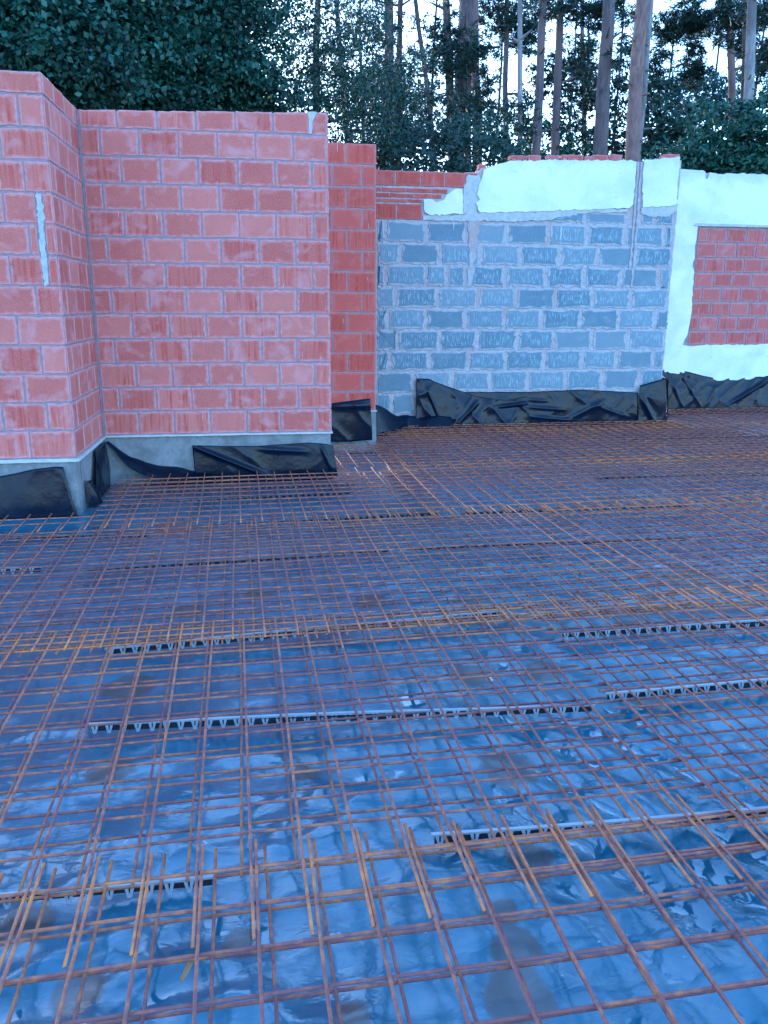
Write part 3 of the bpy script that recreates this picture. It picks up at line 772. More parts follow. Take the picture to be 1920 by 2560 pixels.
def mat_(label, x0, x1, y0, y1, z, px, py, pitch=0.1408, pin=0.09):
    """welded mesh mat in grid coordinates; long bars run along gx, cross bars along gy and lie on top"""
    c = gxy((x0 + x1) / 2, (y0 + y1) / 2)
    t = thing('rebar_mesh', label, 'rebar mesh', (c[0], c[1], GZ + 0.02), 'rusty welded mesh mats on the film')
    t['y0'] = y0; t['y1'] = y1
    tilt = rnd.uniform(-0.0015, 0.0015)
    k0 = math.ceil((y0 + pin - py) / pitch); y = py + k0 * pitch
    while y < y1 - pin * 0.6:
        bar('long_bar', x0 + rnd.uniform(-.006, .006), y, x1 + rnd.uniform(-.006, .006), y + tilt * (x1 - x0), z, t, rr=rnd.uniform(0, .28)); y += pitch
    k0 = math.ceil((x0 + 0.03 - px) / pitch); x = px + k0 * pitch
    while x < x1 - 0.02:
        bar('cross_bar', x, y0 + rnd.uniform(-.006, .006), x, y1 + rnd.uniform(-.006, .006), z + 2 * BR - 0.001, t, rr=rnd.uniform(0, .28)); x += pitch
    del t['y0']; del t['y1']

ZU, ZL = -0.338, -0.375
mat_('lower rusty mesh mat of the foreground pair at the bottom of the picture', -1.2, 3.3, -6.6, -5.116, ZL, .473, -5.214, 0.138)
mat_('upper rusty mesh mat at the very bottom of the picture, its far bar ends free', -1.35, 3.25, -6.7, -5.142, ZU, 1.0, -5.239, 0.139)
mat_('lower mesh mat of the middle pair left, under the long near spacer strip region', -1.9, 2.50, -5.23, -3.44, ZL, 1.241, -4.158, 0.1405)
mat_('upper mesh mat of the middle left, overlapping the foreground mat with free bar ends', -2.06, 2.53, -5.505, -3.52, ZU, .847, -3.714, 0.1385)
mat_('lower mesh mat of the middle right, reaching the right edge', 2.52, 6.9, -5.25, -3.46, ZL, 2.6, -4.19, 0.1405)
mat_('upper mesh mat of the middle right, its left bar ends crossing the neighbouring mat', 2.455, 7.0, -5.50, -3.49, ZU + .006, 2.50, -3.76, 0.1405)
mat_('lower mesh mat in the third row from the camera, left part', -1.2, 3.25, -3.70, -1.66, ZL, .18, -3.60, 0.141)
mat_('upper mesh mat in the third row from the camera, below the tall left pier', -1.35, 3.35, -3.737, -1.62, ZU, .233, -3.64, 0.1405)
mat_('lower mesh mat in the third row from the camera, right part', 3.22, 7.8, -3.68, -1.64, ZL, 3.3, -3.58, 0.141)
mat_('upper mesh mat in the third row from the camera, at the right edge', 3.27, 7.9, -3.72, -1.60, ZU + .005, 3.31, -3.62, 0.1405)
mat_('lower mesh mat directly in front of the broad brick panel', .12, 2.6, -1.80, -.16, ZL + .01, .34, -1.72, 0.143)
mat_('upper orange mesh mat directly before the broad brick panel, bar ends at its film', .12, 2.66, -1.82, -.13, ZU + .012, .401, -1.745, 0.1445)
mat_('narrow mesh strip in front of the tall left pier', -2.2, .15, -1.81, -1.355, ZU + .004, -.309, -1.74, 0.1435)
mat_('lower mesh mat right of the broad brick panel, fourth row', 2.4, 6.9, -1.78, .06, ZL, 2.47, -1.7, 0.141)
mat_('upper mesh mat right of the broad brick panel, fourth row', 2.42, 6.95, -1.79, .08, ZU, 2.45, -1.72, 0.1408)
mat_('mesh mat at the right edge in the fourth row', 6.85, 11.0, -1.79, .08, ZU + .005, 6.9, -1.7, 0.1408)
mat_('small mesh piece in the gap in front of the narrow recessed panel', 1.98, 2.62, -.06, 1.30, ZU, 2.03, .02, 0.1408)
mat_('lower mesh mat in the fifth row, towards the grey blocks', 2.5, 7.0, -.10, 1.92, ZL, 2.55, 0.0, 0.1408)
mat_('upper mesh mat in the fifth row, towards the grey blocks', 2.55, 7.05, -.12, 1.95, ZU, 2.62, -.03, 0.1408)
mat_('upper mesh mat in the fifth row at the right edge', 6.95, 11.2, -.12, 1.95, ZU + .005, 7.0, -.05, 0.1408)
mat_('lower mesh mat at the foot of the grey block wall', 2.68, 6.6, 1.75, 2.40, ZL, 2.75, 1.83, 0.1408)
mat_('upper mesh mat at the foot of the grey block wall', 2.72, 6.62, 1.72, 2.42, ZU, 2.80, 1.80, 0.1408)
mat_('mesh mat at the foot of the white plastered wall', 6.58, 11.2, 1.72, 3.42, ZU + .003, 6.6, 1.8, 0.1408)

# ------------------------------------------------------------------ spacer strips
def spacer(label, x0, y0, x1, y1, fine=True):
    pm = M['plastic'] if fine else M['plastic_dirty']
    """plastic rail on V-shaped feet, lying on the film"""
    L = math.hypot(x1 - x0, y1 - y0); ang = math.atan2(y1 - y0, x1 - x0)
    cx, cy = gxy((x0 + x1) / 2, (y0 + y1) / 2)
    t = thing('spacer_strip', label, 'spacer strip', (cx, cy, GZ), 'grey plastic spacer strips under the mesh')
    t.rotation_euler = (0, 0, ang + GA)
    def child(name, V, F):
        me = bpy.data.meshes.new(name); me.from_pydata(V, [], F); me.materials.append(pm); me.update()
        o = bpy.data.objects.new(name, me); COL.objects.link(o); o.parent = t
        return o
    n = max(4, int(L * 8)); V, F = [], []
    for i in range(n + 1):
        x = -L / 2 + L * i / n; yy = 0.006 * math.sin(x * 2.2 + x0 * 3); zz = (0.0315 if fine else 0.024) + 0.0015 * math.sin(x * 5 + y0)
        for dy, dz in ((-.006, -.003), (.006, -.003), (.006, .003), (-.006, .003)): V.append((x, yy + dy, zz + dz))
    for i in range(n):
        for j in range(4): F.append((4 * i + j, 4 * i + (j + 1) % 4, 4 * i + 4 + (j + 1) % 4, 4 * i + 4 + j))
    F += [(3, 2, 1, 0), (4 * n, 4 * n + 1, 4 * n + 2, 4 * n + 3)]
    # hollow V foot: two legs and a cross web
    fv, ff = [], []
    def leg(a, b, w):
        k = len(fv)
        for (x, y, z) in (a, b):
            for dx, dy in ((-w, -.004), (w, -.004), (w, .004), (-w, .004)): fv.append((x + dx, y + dy, z))
        for j in range(4): ff.append((k + j, k + (j + 1) % 4, k + 4 + (j + 1) % 4, k + 4 + j))
        ff.append((k + 3, k + 2, k + 1, k)); ff.append((k + 4, k + 5, k + 6, k + 7))
    H = 0.0295 if fine else 0.022
    for q in (-1, 1):          # wedge shaped feet on both sides with a small notch
        for x0_, x1_, xb0, xb1 in ((-.014, -.003, -.006, -.001), (.003, .014, .001, .006)):
            k = len(fv)
            for dy in (-.0016, .0016):
                for x, y, z in ((x0_, q * .004, H), (x1_, q * .004, H), (xb1, q * .010, 0.0), (xb0, q * .010, 0.0)): fv.append((x, y + dy, z))
            ff += [(k + 3, k + 2, k + 1, k), (k + 4, k + 5, k + 6, k + 7)] + [(k + j, k + (j + 1) % 4, k + 4 + (j + 1) % 4, k + 4 + j) for j in range(4)]
        leg((0, q * .010, 0.0), (0, q * .0075, .010), .0045)
    m_ = int(L / 0.0505)
    xs = [-L / 2 + 0.025 + 0.0505 * i for i in range(m_)]
    if fine:
        child('rail', V, F)
        pm = M['plastic_shadow']  # dark plate added to paint the shade between the feet
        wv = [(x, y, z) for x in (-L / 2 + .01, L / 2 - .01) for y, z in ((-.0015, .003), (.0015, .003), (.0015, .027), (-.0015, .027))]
        child('shade_plate', wv, [(0, 1, 5, 4), (1, 2, 6, 5), (2, 3, 7, 6), (3, 0, 4, 7), (3, 2, 1, 0), (4, 5, 6, 7)])
        pm = M['plastic']
        foot = None
        for x in xs:
            if foot is None: foot = child('foot', fv, ff); f_ = foot
            else:
                f_ = foot.copy(); COL.objects.link(f_); f_.parent = t
            f_.location = (x, 0.006 * math.sin(x * 2.2 + x0 * 3), 0)
    else:
        for x in xs:
            k = len(V); V += [(a + x, b, c) for a, b, c in fv]; F += [tuple(i + k for i in q) for q in ff]
        child('rail', V, F)
        pm = M['plastic_shadow']  # same added dark plate, painting the shade under the rail
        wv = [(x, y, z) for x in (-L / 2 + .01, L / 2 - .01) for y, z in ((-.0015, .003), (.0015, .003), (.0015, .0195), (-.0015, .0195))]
        child('shade_plate', wv, [(0, 1, 5, 4), (1, 2, 6, 5), (2, 3, 7, 6), (3, 0, 4, 7), (3, 2, 1, 0), (4, 5, 6, 7)])
    return t
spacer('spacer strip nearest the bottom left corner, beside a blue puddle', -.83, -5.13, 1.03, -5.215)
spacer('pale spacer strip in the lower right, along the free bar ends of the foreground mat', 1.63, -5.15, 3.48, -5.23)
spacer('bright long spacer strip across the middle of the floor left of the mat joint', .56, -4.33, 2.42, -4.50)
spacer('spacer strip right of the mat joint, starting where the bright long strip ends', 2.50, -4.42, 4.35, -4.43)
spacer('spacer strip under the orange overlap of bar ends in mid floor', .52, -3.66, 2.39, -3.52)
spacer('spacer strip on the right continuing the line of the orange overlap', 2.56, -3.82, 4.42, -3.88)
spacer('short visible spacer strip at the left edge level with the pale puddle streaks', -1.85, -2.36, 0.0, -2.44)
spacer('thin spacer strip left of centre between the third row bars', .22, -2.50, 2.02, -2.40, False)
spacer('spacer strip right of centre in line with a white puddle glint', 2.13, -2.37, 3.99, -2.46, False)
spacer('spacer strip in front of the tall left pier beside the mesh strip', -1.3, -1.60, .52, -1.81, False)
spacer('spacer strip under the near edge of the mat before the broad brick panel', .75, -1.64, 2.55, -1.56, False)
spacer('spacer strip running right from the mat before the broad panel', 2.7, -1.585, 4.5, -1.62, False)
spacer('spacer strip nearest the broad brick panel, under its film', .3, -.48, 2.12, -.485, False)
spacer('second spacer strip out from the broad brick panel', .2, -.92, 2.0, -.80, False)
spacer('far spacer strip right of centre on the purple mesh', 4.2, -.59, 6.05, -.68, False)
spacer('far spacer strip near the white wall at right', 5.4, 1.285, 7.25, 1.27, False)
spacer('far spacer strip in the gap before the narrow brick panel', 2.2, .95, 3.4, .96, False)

# ------------------------------------------------------------------ trees
def tube(path, radii, k=10):
    V, F = [], []
    for i, (p, r) in enumerate(zip(path, radii)):
        d = (path[min(i + 1, len(path) - 1)] - path[max(i - 1, 0)]).normalized()
        a = d.cross(Vector((0, 1, 0.2))).normalized(); b = d.cross(a)
        for j in range(k):
            an = 2 * math.pi * j / k
            V.append(p + a * (r * math.cos(an)) + b * (r * math.sin(an)))
    for i in range(len(path) - 1):
        for j in range(k): F.append((i * k + j, i * k + (j + 1) % k, (i + 1) * k + (j + 1) % k, (i + 1) * k + j))
    return V, F

def leaves(clumps, size, aspect, shape='leaf', droop=0.3):
    """clumps: (x,y,z,rx,ry,rz,n). Returns quads scattered in uneven tufts inside each clump."""
    out = []
    for (x, y, z, rx, ry, rz, n) in clumps:
        nt = max(3, n // 26)
        d = NP.normal(size=(nt, 3)); d /= np.linalg.norm(d, axis=1)[:, None]
        rad = NP.random(nt) ** 0.45
        tc = d * rad[:, None] * np.array([rx, ry, rz]) + np.array([x, y, z])
        m = n // nt
        sp = 0.22 * min(rx, ry, rz) ** 0.5 * (0.6 if shape == 'leaf' else 0.5)
        c = np.repeat(tc, m, 0) + NP.normal(size=(nt * m, 3)) * np.array([sp, sp, sp * 0.55])
        N = len(c)
        if shape == 'leaf':
            nrm = NP.normal(size=(N, 3)) * 0.75 + np.array([0, -0.45, 0.75])
        else:
            nrm = NP.normal(size=(N, 3))
        nrm /= np.linalg.norm(nrm, axis=1)[:, None]
        t = NP.normal(size=(N, 3)); t[:, 2] -= droop
        if shape != 'leaf':
            o_ = c - np.repeat(tc, m, 0); t = t * 0.6 + o_ / (np.linalg.norm(o_, axis=1)[:, None] + 1e-6)
        t -= nrm * (t * nrm).sum(1)[:, None]; t /= np.linalg.norm(t, axis=1)[:, None] + 1e-9
        b = np.cross(nrm, t)
        s = (size * NP.uniform(0.6, 1.35, N))[:, None]
        if shape == 'leaf':
            q = np.stack([c - t * s * .5, c + b * s * aspect * .5 + t * s * 0.05, c + t * s * .5, c - b * s * aspect * .5 + t * s * 0.05], 1)
        else:
            q = np.stack([c - t * s * .5 - b * s * aspect * .5, c - t * s * .5 + b * s * aspect * .5, c + t * s * .5 + b * s * aspect * .25, c + t * s * .5 - b * s * aspect * .25], 1)
        out.append(q)
    return np.concatenate(out)

def at(sx, sz, Y):      # direction ratios measured from the viewpoint, Y metres out
    return Vector((CAM.x + sx * Y, CAM.y + Y, CAM.z + sz * Y))

def tree(name, label, cat, lo, hi, Y, dia, bark, height, clumps, leafmat, size, aspect, shape, group, limbs=3, bend=0.0, droop=0.3, stubs=0):
    pl, ph = at(lo[0], lo[1], Y), at(hi[0], hi[1], Y)
    d = (ph - pl) / (ph.z - pl.z)
    base = pl + d * (GZ - 0.1 - pl.z)
    t = thing(name, label, cat, base, group)
    n = 14; path, rad = [], []
    for i in range(n):
        s = i / (n - 1); z = s * height
        p = base + d * z + Vector((bend * math.sin(s * 7 + Y), 0, 0)) + Vector((rnd.uniform(-1, 1), rnd.uniform(-1, 1), 0)) * dia * 0.12
        path.append(p); rad.append(dia / 2 * (1.12 - 0.75 * s) * (1.0 if i else 1.25))
    V, F = tube(path, rad)
    for k in range(limbs):
        i = rnd.randint(n // 2, n - 2); p = path[i]; a = rnd.uniform(0, 6.28); L = rnd.uniform(0.8, 2.0)
        pp = [p, p + Vector((math.cos(a) * L * .5, math.sin(a) * L * .5, L * .15)), p + Vector((math.cos(a) * L, math.sin(a) * L, L * rnd.uniform(.1, .5)))]
        v2, f2 = tube(pp, [rad[i] * .4, rad[i] * .25, rad[i] * .1], 6)
        m_ = len(V); V += v2; F += [tuple(q + m_ for q in f) for f in f2]
    for k in range(stubs):
        z = rnd.uniform(2.6, 8); p = base + d * z; a = rnd.uniform(3.3, 6.1); L = dia * 0.5 + rnd.uniform(0.05, 0.3)
        q = p + Vector((math.cos(a) * L, math.sin(a) * L, L * rnd.uniform(-.1, .6)))
        v2, f2 = tube([p, (p + q) / 2, q], [.035, .028, .012], 6)
        m_ = len(V); V += v2; F += [tuple(i + m_ for i in f) for f in f2]
    mesh('trunk', V, F, bark, t, smooth=True)
    if clumps: quads_np('crown', leaves(clumps, size, aspect, shape, droop), leafmat, t)
    return t

def px(u, v, Y, ru, rv, n, ry=None):
    """foliage clump seen around photo point (u,v): a real ellipsoid Y metres out, sizes in metres"""
    d = FW + RT * ((u - 960) / 2016.93) - UP * ((v - 1280) / 2016.93)
    s = Y / d.y
    c = CAM + d * s
    return (c.x, c.y, c.z, ru, ry or ru * 0.8, rv, n)

# dense broadleaf trees on the left
L_ = []
specs = [(-.62, 9.5), (-.42, 10.5), (-.30, 12.5), (-.16, 11.5), (-.04, 13.5), (.06, 15.5)]
labels = ['dense broadleaf tree at the left edge with a few yellow leaves above the brick pier', 'dark leafy tree just behind the corner of the left pier',
          'deep shaded broadleaf tree behind the left half of the broad brick panel', 'broadleaf tree with drooping twigs above the middle of the broad brick panel',
          'finer leaved tree full of small sky gaps above the right half of the broad panel', 'thin dark tree with bright sky specks behind the narrow brick panel']
cl = [
 [px(40, 60, 9.5, 1.1, .9, 2600), px(140, 150, 9.3, .9, .6, 1700), px(60, 210, 9.6, 1.0, .7, 1900), px(-150, 80, 9.8, 1.4, 1.5, 3200), px(60, -150, 9.8, 1.6, 1.2, 2600), px(-120, 250, 10, 1.2, .9, 1800)],
 [px(260, 80, 10.5, 1.1, .8, 2600), px(230, 220, 10.4, .9, .7, 1900), px(330, 180, 10.8, 1.0, .8, 2200), px(300, -90, 10.8, 1.5, 1.0, 2400), px(150, 20, 11, 1.2, 1.0, 2000), px(380, 30, 11, 1.0, .8, 2000)],
 [px(420, 120, 12.5, 1.2, .9, 2800), px(360, 250, 12.2, 1.2, .6, 2200), px(470, 40, 12.6, 1.1, .8, 2400), px(460, 220, 12.4, .9, .6, 1800), px(420, -90, 13, 1.6, 1.0, 2200), px(250, 270, 12.8, 1.2, .5, 1800), px(200, 120, 13, 1.5, 1.2, 2600)],
 [px(560, 80, 11.5, .9, .7, 1500), px(540, 180, 11.3, .8, .5, 1300), px(600, 235, 11.4, .9, .35, 1400), px(520, 10, 11.8, .9, .6, 1500), px(500, 255, 11.6, .8, .4, 1200), px(580, -100, 12, 1.4, .9, 1700)],
 [px(760, 150, 13.5, 1.0, .45, 1500), px(700, 250, 13.3, 1.0, .4, 1500), px(620, 60, 13.6, .8, .6, 800), px(800, 90, 13.8, .8, .5, 1000), px(850, 220, 13.6, .9, .6, 1700), px(740, 20, 14, 1.0, .4, 800), px(780, -100, 14, 1.5, .8, 1500), px(850, 320, 13.6, 1.0, .5, 2000)],
 [px(930, 120, 15.5, .9, .6, 900), px(900, 230, 15.3, .9, .5, 1500), px(960, 300, 15.4, 1.0, .5, 2200), px(890, 30, 15.8, .8, .5, 700), px(1000, 200, 16, .9, .5, 1200), px(940, -120, 16, 1.5, .9, 1500), px(900, 390, 15, 1.2, .5, 2200)],
]
for i, ((sx, Y), lb, c) in enumerate(zip(specs, labels, cl)):
    c = [q[:6] + (int(q[6] * (4.0 if i < 4 else 2.0)),) for q in c]
    tree('broadleaf_tree', lb, 'tree', (sx, .1), (sx + .01, .3), Y, .22, M['bark_dark'], 7.5, c, M['leaf_oak'] if i < 4 else M['leaf_mid'], .066 if i < 2 else .058, .72 if i < 4 else .45, 'leaf', 'broadleaf trees behind the brick walls', droop=0.3 if i < 3 else 1.2)

for sx, Y, lb in ((-.95, 10, 'unseen leafy tree added beyond the left edge to block the low sun'), (-1.5, 11, 'farthest left unseen leafy tree, added to cut glare on the floor film')):  # out-of-view trees added to block the low sun and film glare
    p = at(sx, .3, Y)
    c = [(p.x + rnd.uniform(-1.8, 1.8), p.y + rnd.uniform(-1.5, 1.5), rnd.uniform(1.5, 9.5), 1.5, 1.4, 1.1, 900) for _ in range(14)]
    tree('broadleaf_tree', lb, 'tree', (sx, .1), (sx + .01, .3), Y, .25, M['bark_dark'], 9.0, c, M['leaf_oak'], .15, .7, 'leaf', 'broadleaf trees behind the brick walls')

# trunks seen between the walls and the sky
def pine(label, lo, hi, Y, wpx, bark, clumps, bend=0.0, height=13.0, kind='pine_tree', cat='pine tree', limbs=3, top=True):
    dia = wpx * Y / 2016.93 * 1.3
    c = [q[:6] + (int(q[6] * 1.7),) for q in clumps]
    if top:
        p = at(hi[0], hi[1], Y); q = at(lo[0], lo[1], Y); s = (p - q) / (p.z - q.z)
        for k in range(4):
            e = q + s * (height - 1.8 + 0.6 * k - q.z)
            c.append((e.x + rnd.uniform(-.8, .8), e.y + rnd.uniform(-.8, .8), e.z, 1.2, 1.2, .6, 420))
    return tree(kind, label, cat, lo, hi, Y, dia, bark, height, c, M['leaf_pine'], .13, .17, 'needle', 'tall trees in the wood behind the walls', limbs=limbs, bend=bend, stubs=rnd.randint(3, 9))
pine('dark forked trunk above the right end of the narrow brick panel', (.147, .207), (.149, .326), 19, 23, M['bark_pine'], [px(960, 200, 19, .7, .7, 900), px(930, 60, 19, .7, .5, 500)])
pine('slim trunk immediately right of the forked trunk', (.164, .246), (.165, .326), 20, 14, M['bark_dark'], [px(1015, 230, 20, .8, .7, 900)], .05)
pine('slender wavy trunk against the bright sky gap left of the thick trunk', (.193, .219), (.180, .327), 18, 11, M['bark_dark'], [px(1050, 300, 18, 1.0, .7, 1300)], .08)
pine('ivy covered trunk just left of the thick trunk', (.221, .23), (.213, .329), 19, 20, M['bark_pine'], [px(1110, 70, 19, .35, .5, 420), px(1130, 150, 18.8, .6, .5, 800), px(1080, 130, 19.4, .6, .35, 300)])
pine('thickest grey trunk at top centre', (.238, .215), (.235, .33), 20, 42, M['bark_pine'], [px(1160, 130, 19.2, .8, .45, 1100), px(1150, 260, 19.2, 1.0, .5, 1100)])
pine('red-brown trunk pressed against the right side of the thick grey trunk', (.254, .215), (.247, .331), 21, 22, M['bark_red'], [px(1205, 220, 20.6, .4, .4, 500)])
pine('thin trunk with a hanging dark needle clump right of the thick trunk', (.289, .198), (.284, .32), 22, 14, M['bark_pine'], [px(1230, 20, 22, .8, .4, 900), px(1290, 60, 22, .7, .5, 900), px(1315, 95, 22, .5, .4, 700), px(1250, 55, 22, .6, .25, 400)])
pine('pale thin birch trunk left of two leaning trunks', (.306, .175), (.298, .333), 17, 12, M['bark_pale'], [px(1300, 300, 17, .5, .4, 300)], .03, kind='birch_tree', cat='birch tree')
pine('left one of two slightly leaning purple-grey trunks over the plaster', (.327, .173), (.327, .322), 18, 20, M['bark_pine'], [px(1385, 15, 18, .5, .3, 500)])
pine('right one of two slightly leaning trunks over the plaster', (.352, .174), (.349, .329), 18.5, 19, M['bark_pine'], [px(1430, 20, 18.5, .6, .3, 500), px(1440, 150, 19, .6, .5, 700)])
pine('thin far trunk left of the broad grey trunk', (.384, .211), (.373, .337), 23, 12, M['bark_pine'], [px(1450, 200, 23, .7, .9, 900)])
pine('broad grey trunk above the broken red coping bricks', (.408, .176), (.404, .339), 17.5, 32, M['bark_pine'], [px(1530, 20, 18, .6, .4, 600), px(1490, 40, 18.2, .4, .4, 400)])
pine('pinkish thick pine trunk with short snapped branches over the pipe chase', (.449, .171), (.444, .341), 16, 32, M['bark_red'], [px(1570, 130, 17, .5, .3, 250)], limbs=1)
pine('slimmer blue-grey trunk tucked behind the pinkish pine', (.456, .231), (.456, .341), 18.5, 15, M['bark_pale'], [px(1640, 150, 18.8, .5, .4, 500)])
pine('thin bent pine with an umbrella shaped dark crown against the sky', (.511, .22), (.486, .302), 21, 10, M['bark_dark'], [px(1690, 60, 21, .75, .35, 1300), px(1745, 65, 21, .6, .3, 900), px(1720, 35, 21, .35, .4, 500), px(1730, 135, 21, .3, .35, 500), px(1660, 90, 21, .35, .3, 400), px(1735, 185, 21, .45, .3, 700)], .12, height=6.6, limbs=2, top=False)
pine('reddish trunk with dark needles at top right', (.568, .248), (.553, .346), 20, 19, M['bark_red'], [px(1820, 60, 20, .5, .6, 900), px(1800, 20, 20, .5, .3, 500), px(1870, 40, 20, .5, .4, 600), px(1850, 110, 20, .4, .3, 400)])
pine('pale flaking trunk near the right edge', (.599, .16), (.581, .348), 16, 23, M['bark_pale'], [px(1905, 20, 16.5, .5, .5, 800), px(1910, 130, 17, .45, .35, 700)], .04)
pine('dark trunk hidden behind the pale flaking trunk', (.583, .248), (.576, .323), 19, 11, M['bark_dark'], [px(1900, 180, 19, .5, .3, 500)])
pine('faint brown trunk in the leafy gap above the broad brick panel', (.094, .283), (.091, .323), 19, 12, M['bark_pine'], [px(860, 150, 19, .8, .8, 700)])

# bushes along the wood edge
def bush(label, clumps, mat, size, asp, group='bushes behind the walls'):
    x = sum(c[0] for c in clumps) / len(clumps); y = sum(c[1] for c in clumps) / len(clumps)
    t = thing('bush', label, 'bush', (x, y, GZ - 0.06), group)
    V, F = [], []
    for c in clumps:
        p0 = Vector((x + (c[0] - x) * .3, y + (c[1] - y) * .3, GZ - .1)); p1 = Vector(c[:3])
        v2, f2 = tube([p0, (p0 + p1) / 2 + Vector((rnd.uniform(-.2, .2), 0, .1)), p1], [.03, .02, .008], 5)
        m_ = len(V); V += v2; F += [tuple(q + m_ for q in f) for f in f2]
    mesh('stem', V, F, M['bark_dark'], t, smooth=True)
    quads_np('foliage', leaves(clumps, size, asp, 'leaf', .4), mat, t)
bush('dark bush behind the red brick remnant left of the grey blocks', [px(1000, 395, 14, 1.0, .5, 1500), px(1050, 330, 14.6, .7, .35, 700), px(1110, 380, 14, .8, .45, 1400), px(930, 400, 14.3, .8, .5, 1300), px(980, 300, 15, .6, .4, 500), px(1060, 440, 13.6, 1.0, .4, 1300), px(1140, 310, 15, .4, .4, 350)], M['leaf_pine'], .075, .5)
bush('dark bush above the left end of the torn plaster', [px(1190, 385, 14, .8, .4, 1500), px(1160, 335, 14.5, .5, .4, 700), px(1255, 375, 14.8, .5, .35, 900), px(1230, 315, 15, .35, .4, 400), px(1200, 440, 14, 1, .35, 1000)], M['leaf_mid'], .075, .5)
bush('sunlit green bush between the two leaning trunks', [px(1320, 330, 20.5, .6, .5, 900), px(1370, 395, 20, .8, .3, 900), px(1440, 375, 20.5, .8, .4, 1000), px(1240, 300, 20.8, .6, .5, 700)], M['leaf_bush'], .10, .55)
bush('dark evergreen bush behind the broad grey trunk', [px(1450, 300, 21, 1.0, .8, 1400), px(1550, 250, 21, .9, .8, 1200), px(1540, 350, 21, 1.2, .5, 1600), px(1420, 210, 21, .8, .7, 900), px(1345, 200, 21, .5, .7, 700), px(1560, 160, 21.5, .6, .5, 500)], M['leaf_pine'], .12, .5)
bush('mid green bush right of the pinkish pine', [px(1660, 310, 19, .7, .5, 1300), px(1650, 390, 19, 1.0, .4, 1700), px(1710, 350, 19, .8, .5, 1500), px(1650, 220, 19.5, .5, .4, 500)], M['leaf_mid'], .11, .55)
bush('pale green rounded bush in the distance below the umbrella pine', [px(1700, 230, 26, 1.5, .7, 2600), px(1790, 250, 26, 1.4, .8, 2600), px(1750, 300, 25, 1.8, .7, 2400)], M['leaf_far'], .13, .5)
bush('bright leafy bush above the white wall, left of the pale trunk', [px(1730, 395, 12.5, .6, .35, 1700), px(1790, 345, 12.6, .5, .35, 1300), px(1830, 410, 12.4, .7, .35, 1800), px(1850, 290, 13, .45, .25, 700), px(1700, 440, 12.5, .7, .3, 1200), px(1770, 280, 13, .3, .2, 300)], M['leaf_bush'], .085, .5)
bush('bright leafy bush above the white wall at the right edge', [px(1885, 340, 12.2, .4, .4, 1300), px(1910, 420, 12.2, .6, .4, 1700), px(2000, 350, 12.2, .9, .8, 2400), px(1905, 255, 13, .35, .3, 600), px(1860, 430, 12.2, .5, .25, 1000)], M['leaf_bush'], .085, .5)

# far wood behind everything: one mass
def far_wood():
    c = []
    for i in range(150):
        x = -45 + 1.0 * i * 0.75 + rnd.uniform(-1, 1); y = rnd.uniform(30, 46)
        h = 4.2 + (3.2 if x > 2 else 2.8) * fbm(x * .13, 3.1, 71) + (5.5 if x < 4 else 0) * rnd.uniform(.5, 1)
        for k in range(2):
            z = rnd.uniform(.2, h); c.append((x, y, z, rnd.uniform(1.4, 2.4), 1.6, rnd.uniform(.8, 1.3), 360 if x < 3 else 330))
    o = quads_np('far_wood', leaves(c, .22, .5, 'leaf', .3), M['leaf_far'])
    tag(o, 'hazy mass of far trees behind the trunks', 'wood', kind='stuff')
far_wood()

# ------------------------------------------------------------------ litter on the film
def litter(name, label, cat, pts, width, mat, lift):
    V, F = [], []
    n = len(pts)
    for i, (x, y) in enumerate(pts):
        a = Vector(pts[max(i - 1, 0)]); b = Vector(pts[min(i + 1, n - 1)]); d = (b - a).normalized(); nn = Vector((-d.y, d.x))
        w_ = width * math.sin(math.pi * (i + 0.35) / (n - 0.3)) + 0.0006
        z = lift + 0.006 * math.sin(i * 1.3)
        for s_, dz in ((-1, 0.003), (0, 0.0), (1, 0.003)): V.append((x + nn.x * w_ * s_, y + nn.y * w_ * s_, z + dz))
    for i in range(n - 1):
        for j in range(2): F.append((3 * i + j, 3 * i + j + 1, 3 * i + 4 + j, 3 * i + 3 + j))
    o = mesh(name, V, F, mat, smooth=True); m_ = o.modifiers.new('thickness', 'SOLIDIFY'); m_.thickness = 0.0008
    tag(o, label, cat)
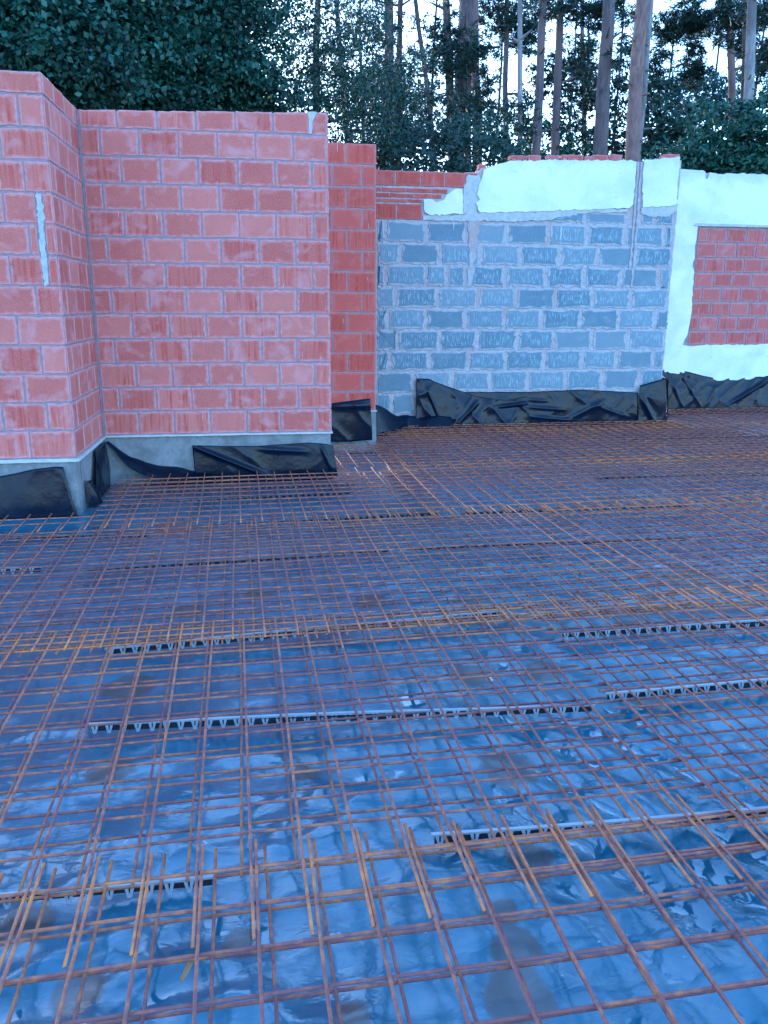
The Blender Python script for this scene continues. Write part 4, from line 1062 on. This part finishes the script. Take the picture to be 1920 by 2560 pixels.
dl, nt_, b_ = new_mat('dry_leaf'); b_.inputs['Base Color'].default_value = (0.42, 0.24, 0.10, 1); b_.inputs['Roughness'].default_value = 0.8
gb, nt_, b_ = new_mat('grass_green'); b_.inputs['Base Color'].default_value = (0.10, 0.28, 0.10, 1); b_.inputs['Roughness'].default_value = 0.6
litter('dry_leaf', 'curled brown dry leaf lying by the bars in the lower left foreground', 'leaf', [(1.175, -5.415), (1.168, -5.435), (1.158, -5.452), (1.15, -5.47), (1.143, -5.488), (1.142, -5.505)], 0.007, dl, GZ + 0.012)
litter('grass_blade', 'single thin green grass blade on the film near the bottom left', 'grass blade', [(1.045, -5.555), (1.03, -5.575), (1.01, -5.598), (0.993, -5.615), (0.978, -5.625)], 0.0022, gb, GZ + 0.01)

# slimmer trees deeper in the wood, between the nearer trunks
for i, (u, Y, lb) in enumerate([(905, 24, 'slim distant tree over the narrow brick panel'), (985, 26, 'slim distant tree between the forked trunk and its neighbour'), (1085, 25, 'slim distant tree left of the ivy covered trunk'),
        (1245, 27, 'slim distant tree right of the red-brown trunk'), (1330, 27, 'slim distant tree left of the leaning pair'), (1425, 28, 'slim distant tree right of the leaning pair'),
        (1480, 27, 'slim distant tree just left of the broad grey trunk'), (1555, 26, 'slim distant tree between the broad grey trunk and the pinkish pine'), (1660, 27, 'slim distant tree left of the umbrella pine'),
        (1775, 27, 'slim distant tree right of the umbrella pine'), (1895, 25, 'slim distant tree at the right edge of the picture')]):
    q = px(u, 150, Y, 1, 1, 1)
    sx = (q[0] - CAM.x) / Y
    cl_ = []
    for k in range(9):
        v_ = -60 + 55 * k + rnd.uniform(-25, 25)
        cl_.append(px(u + rnd.uniform(-45, 45), v_, Y + rnd.uniform(-.6, .6), rnd.uniform(.35, .8), rnd.uniform(.25, .5), rnd.randint(220, 420)))
    tree('young_tree', lb, 'tree', (sx, .1), (sx + rnd.uniform(-.01, .01), .32), Y, .14, M['bark_dark'], 10.5, cl_, M['leaf_mid'], .10, .4, 'leaf', 'slim trees deep in the wood', limbs=4, bend=.06, droop=.8)
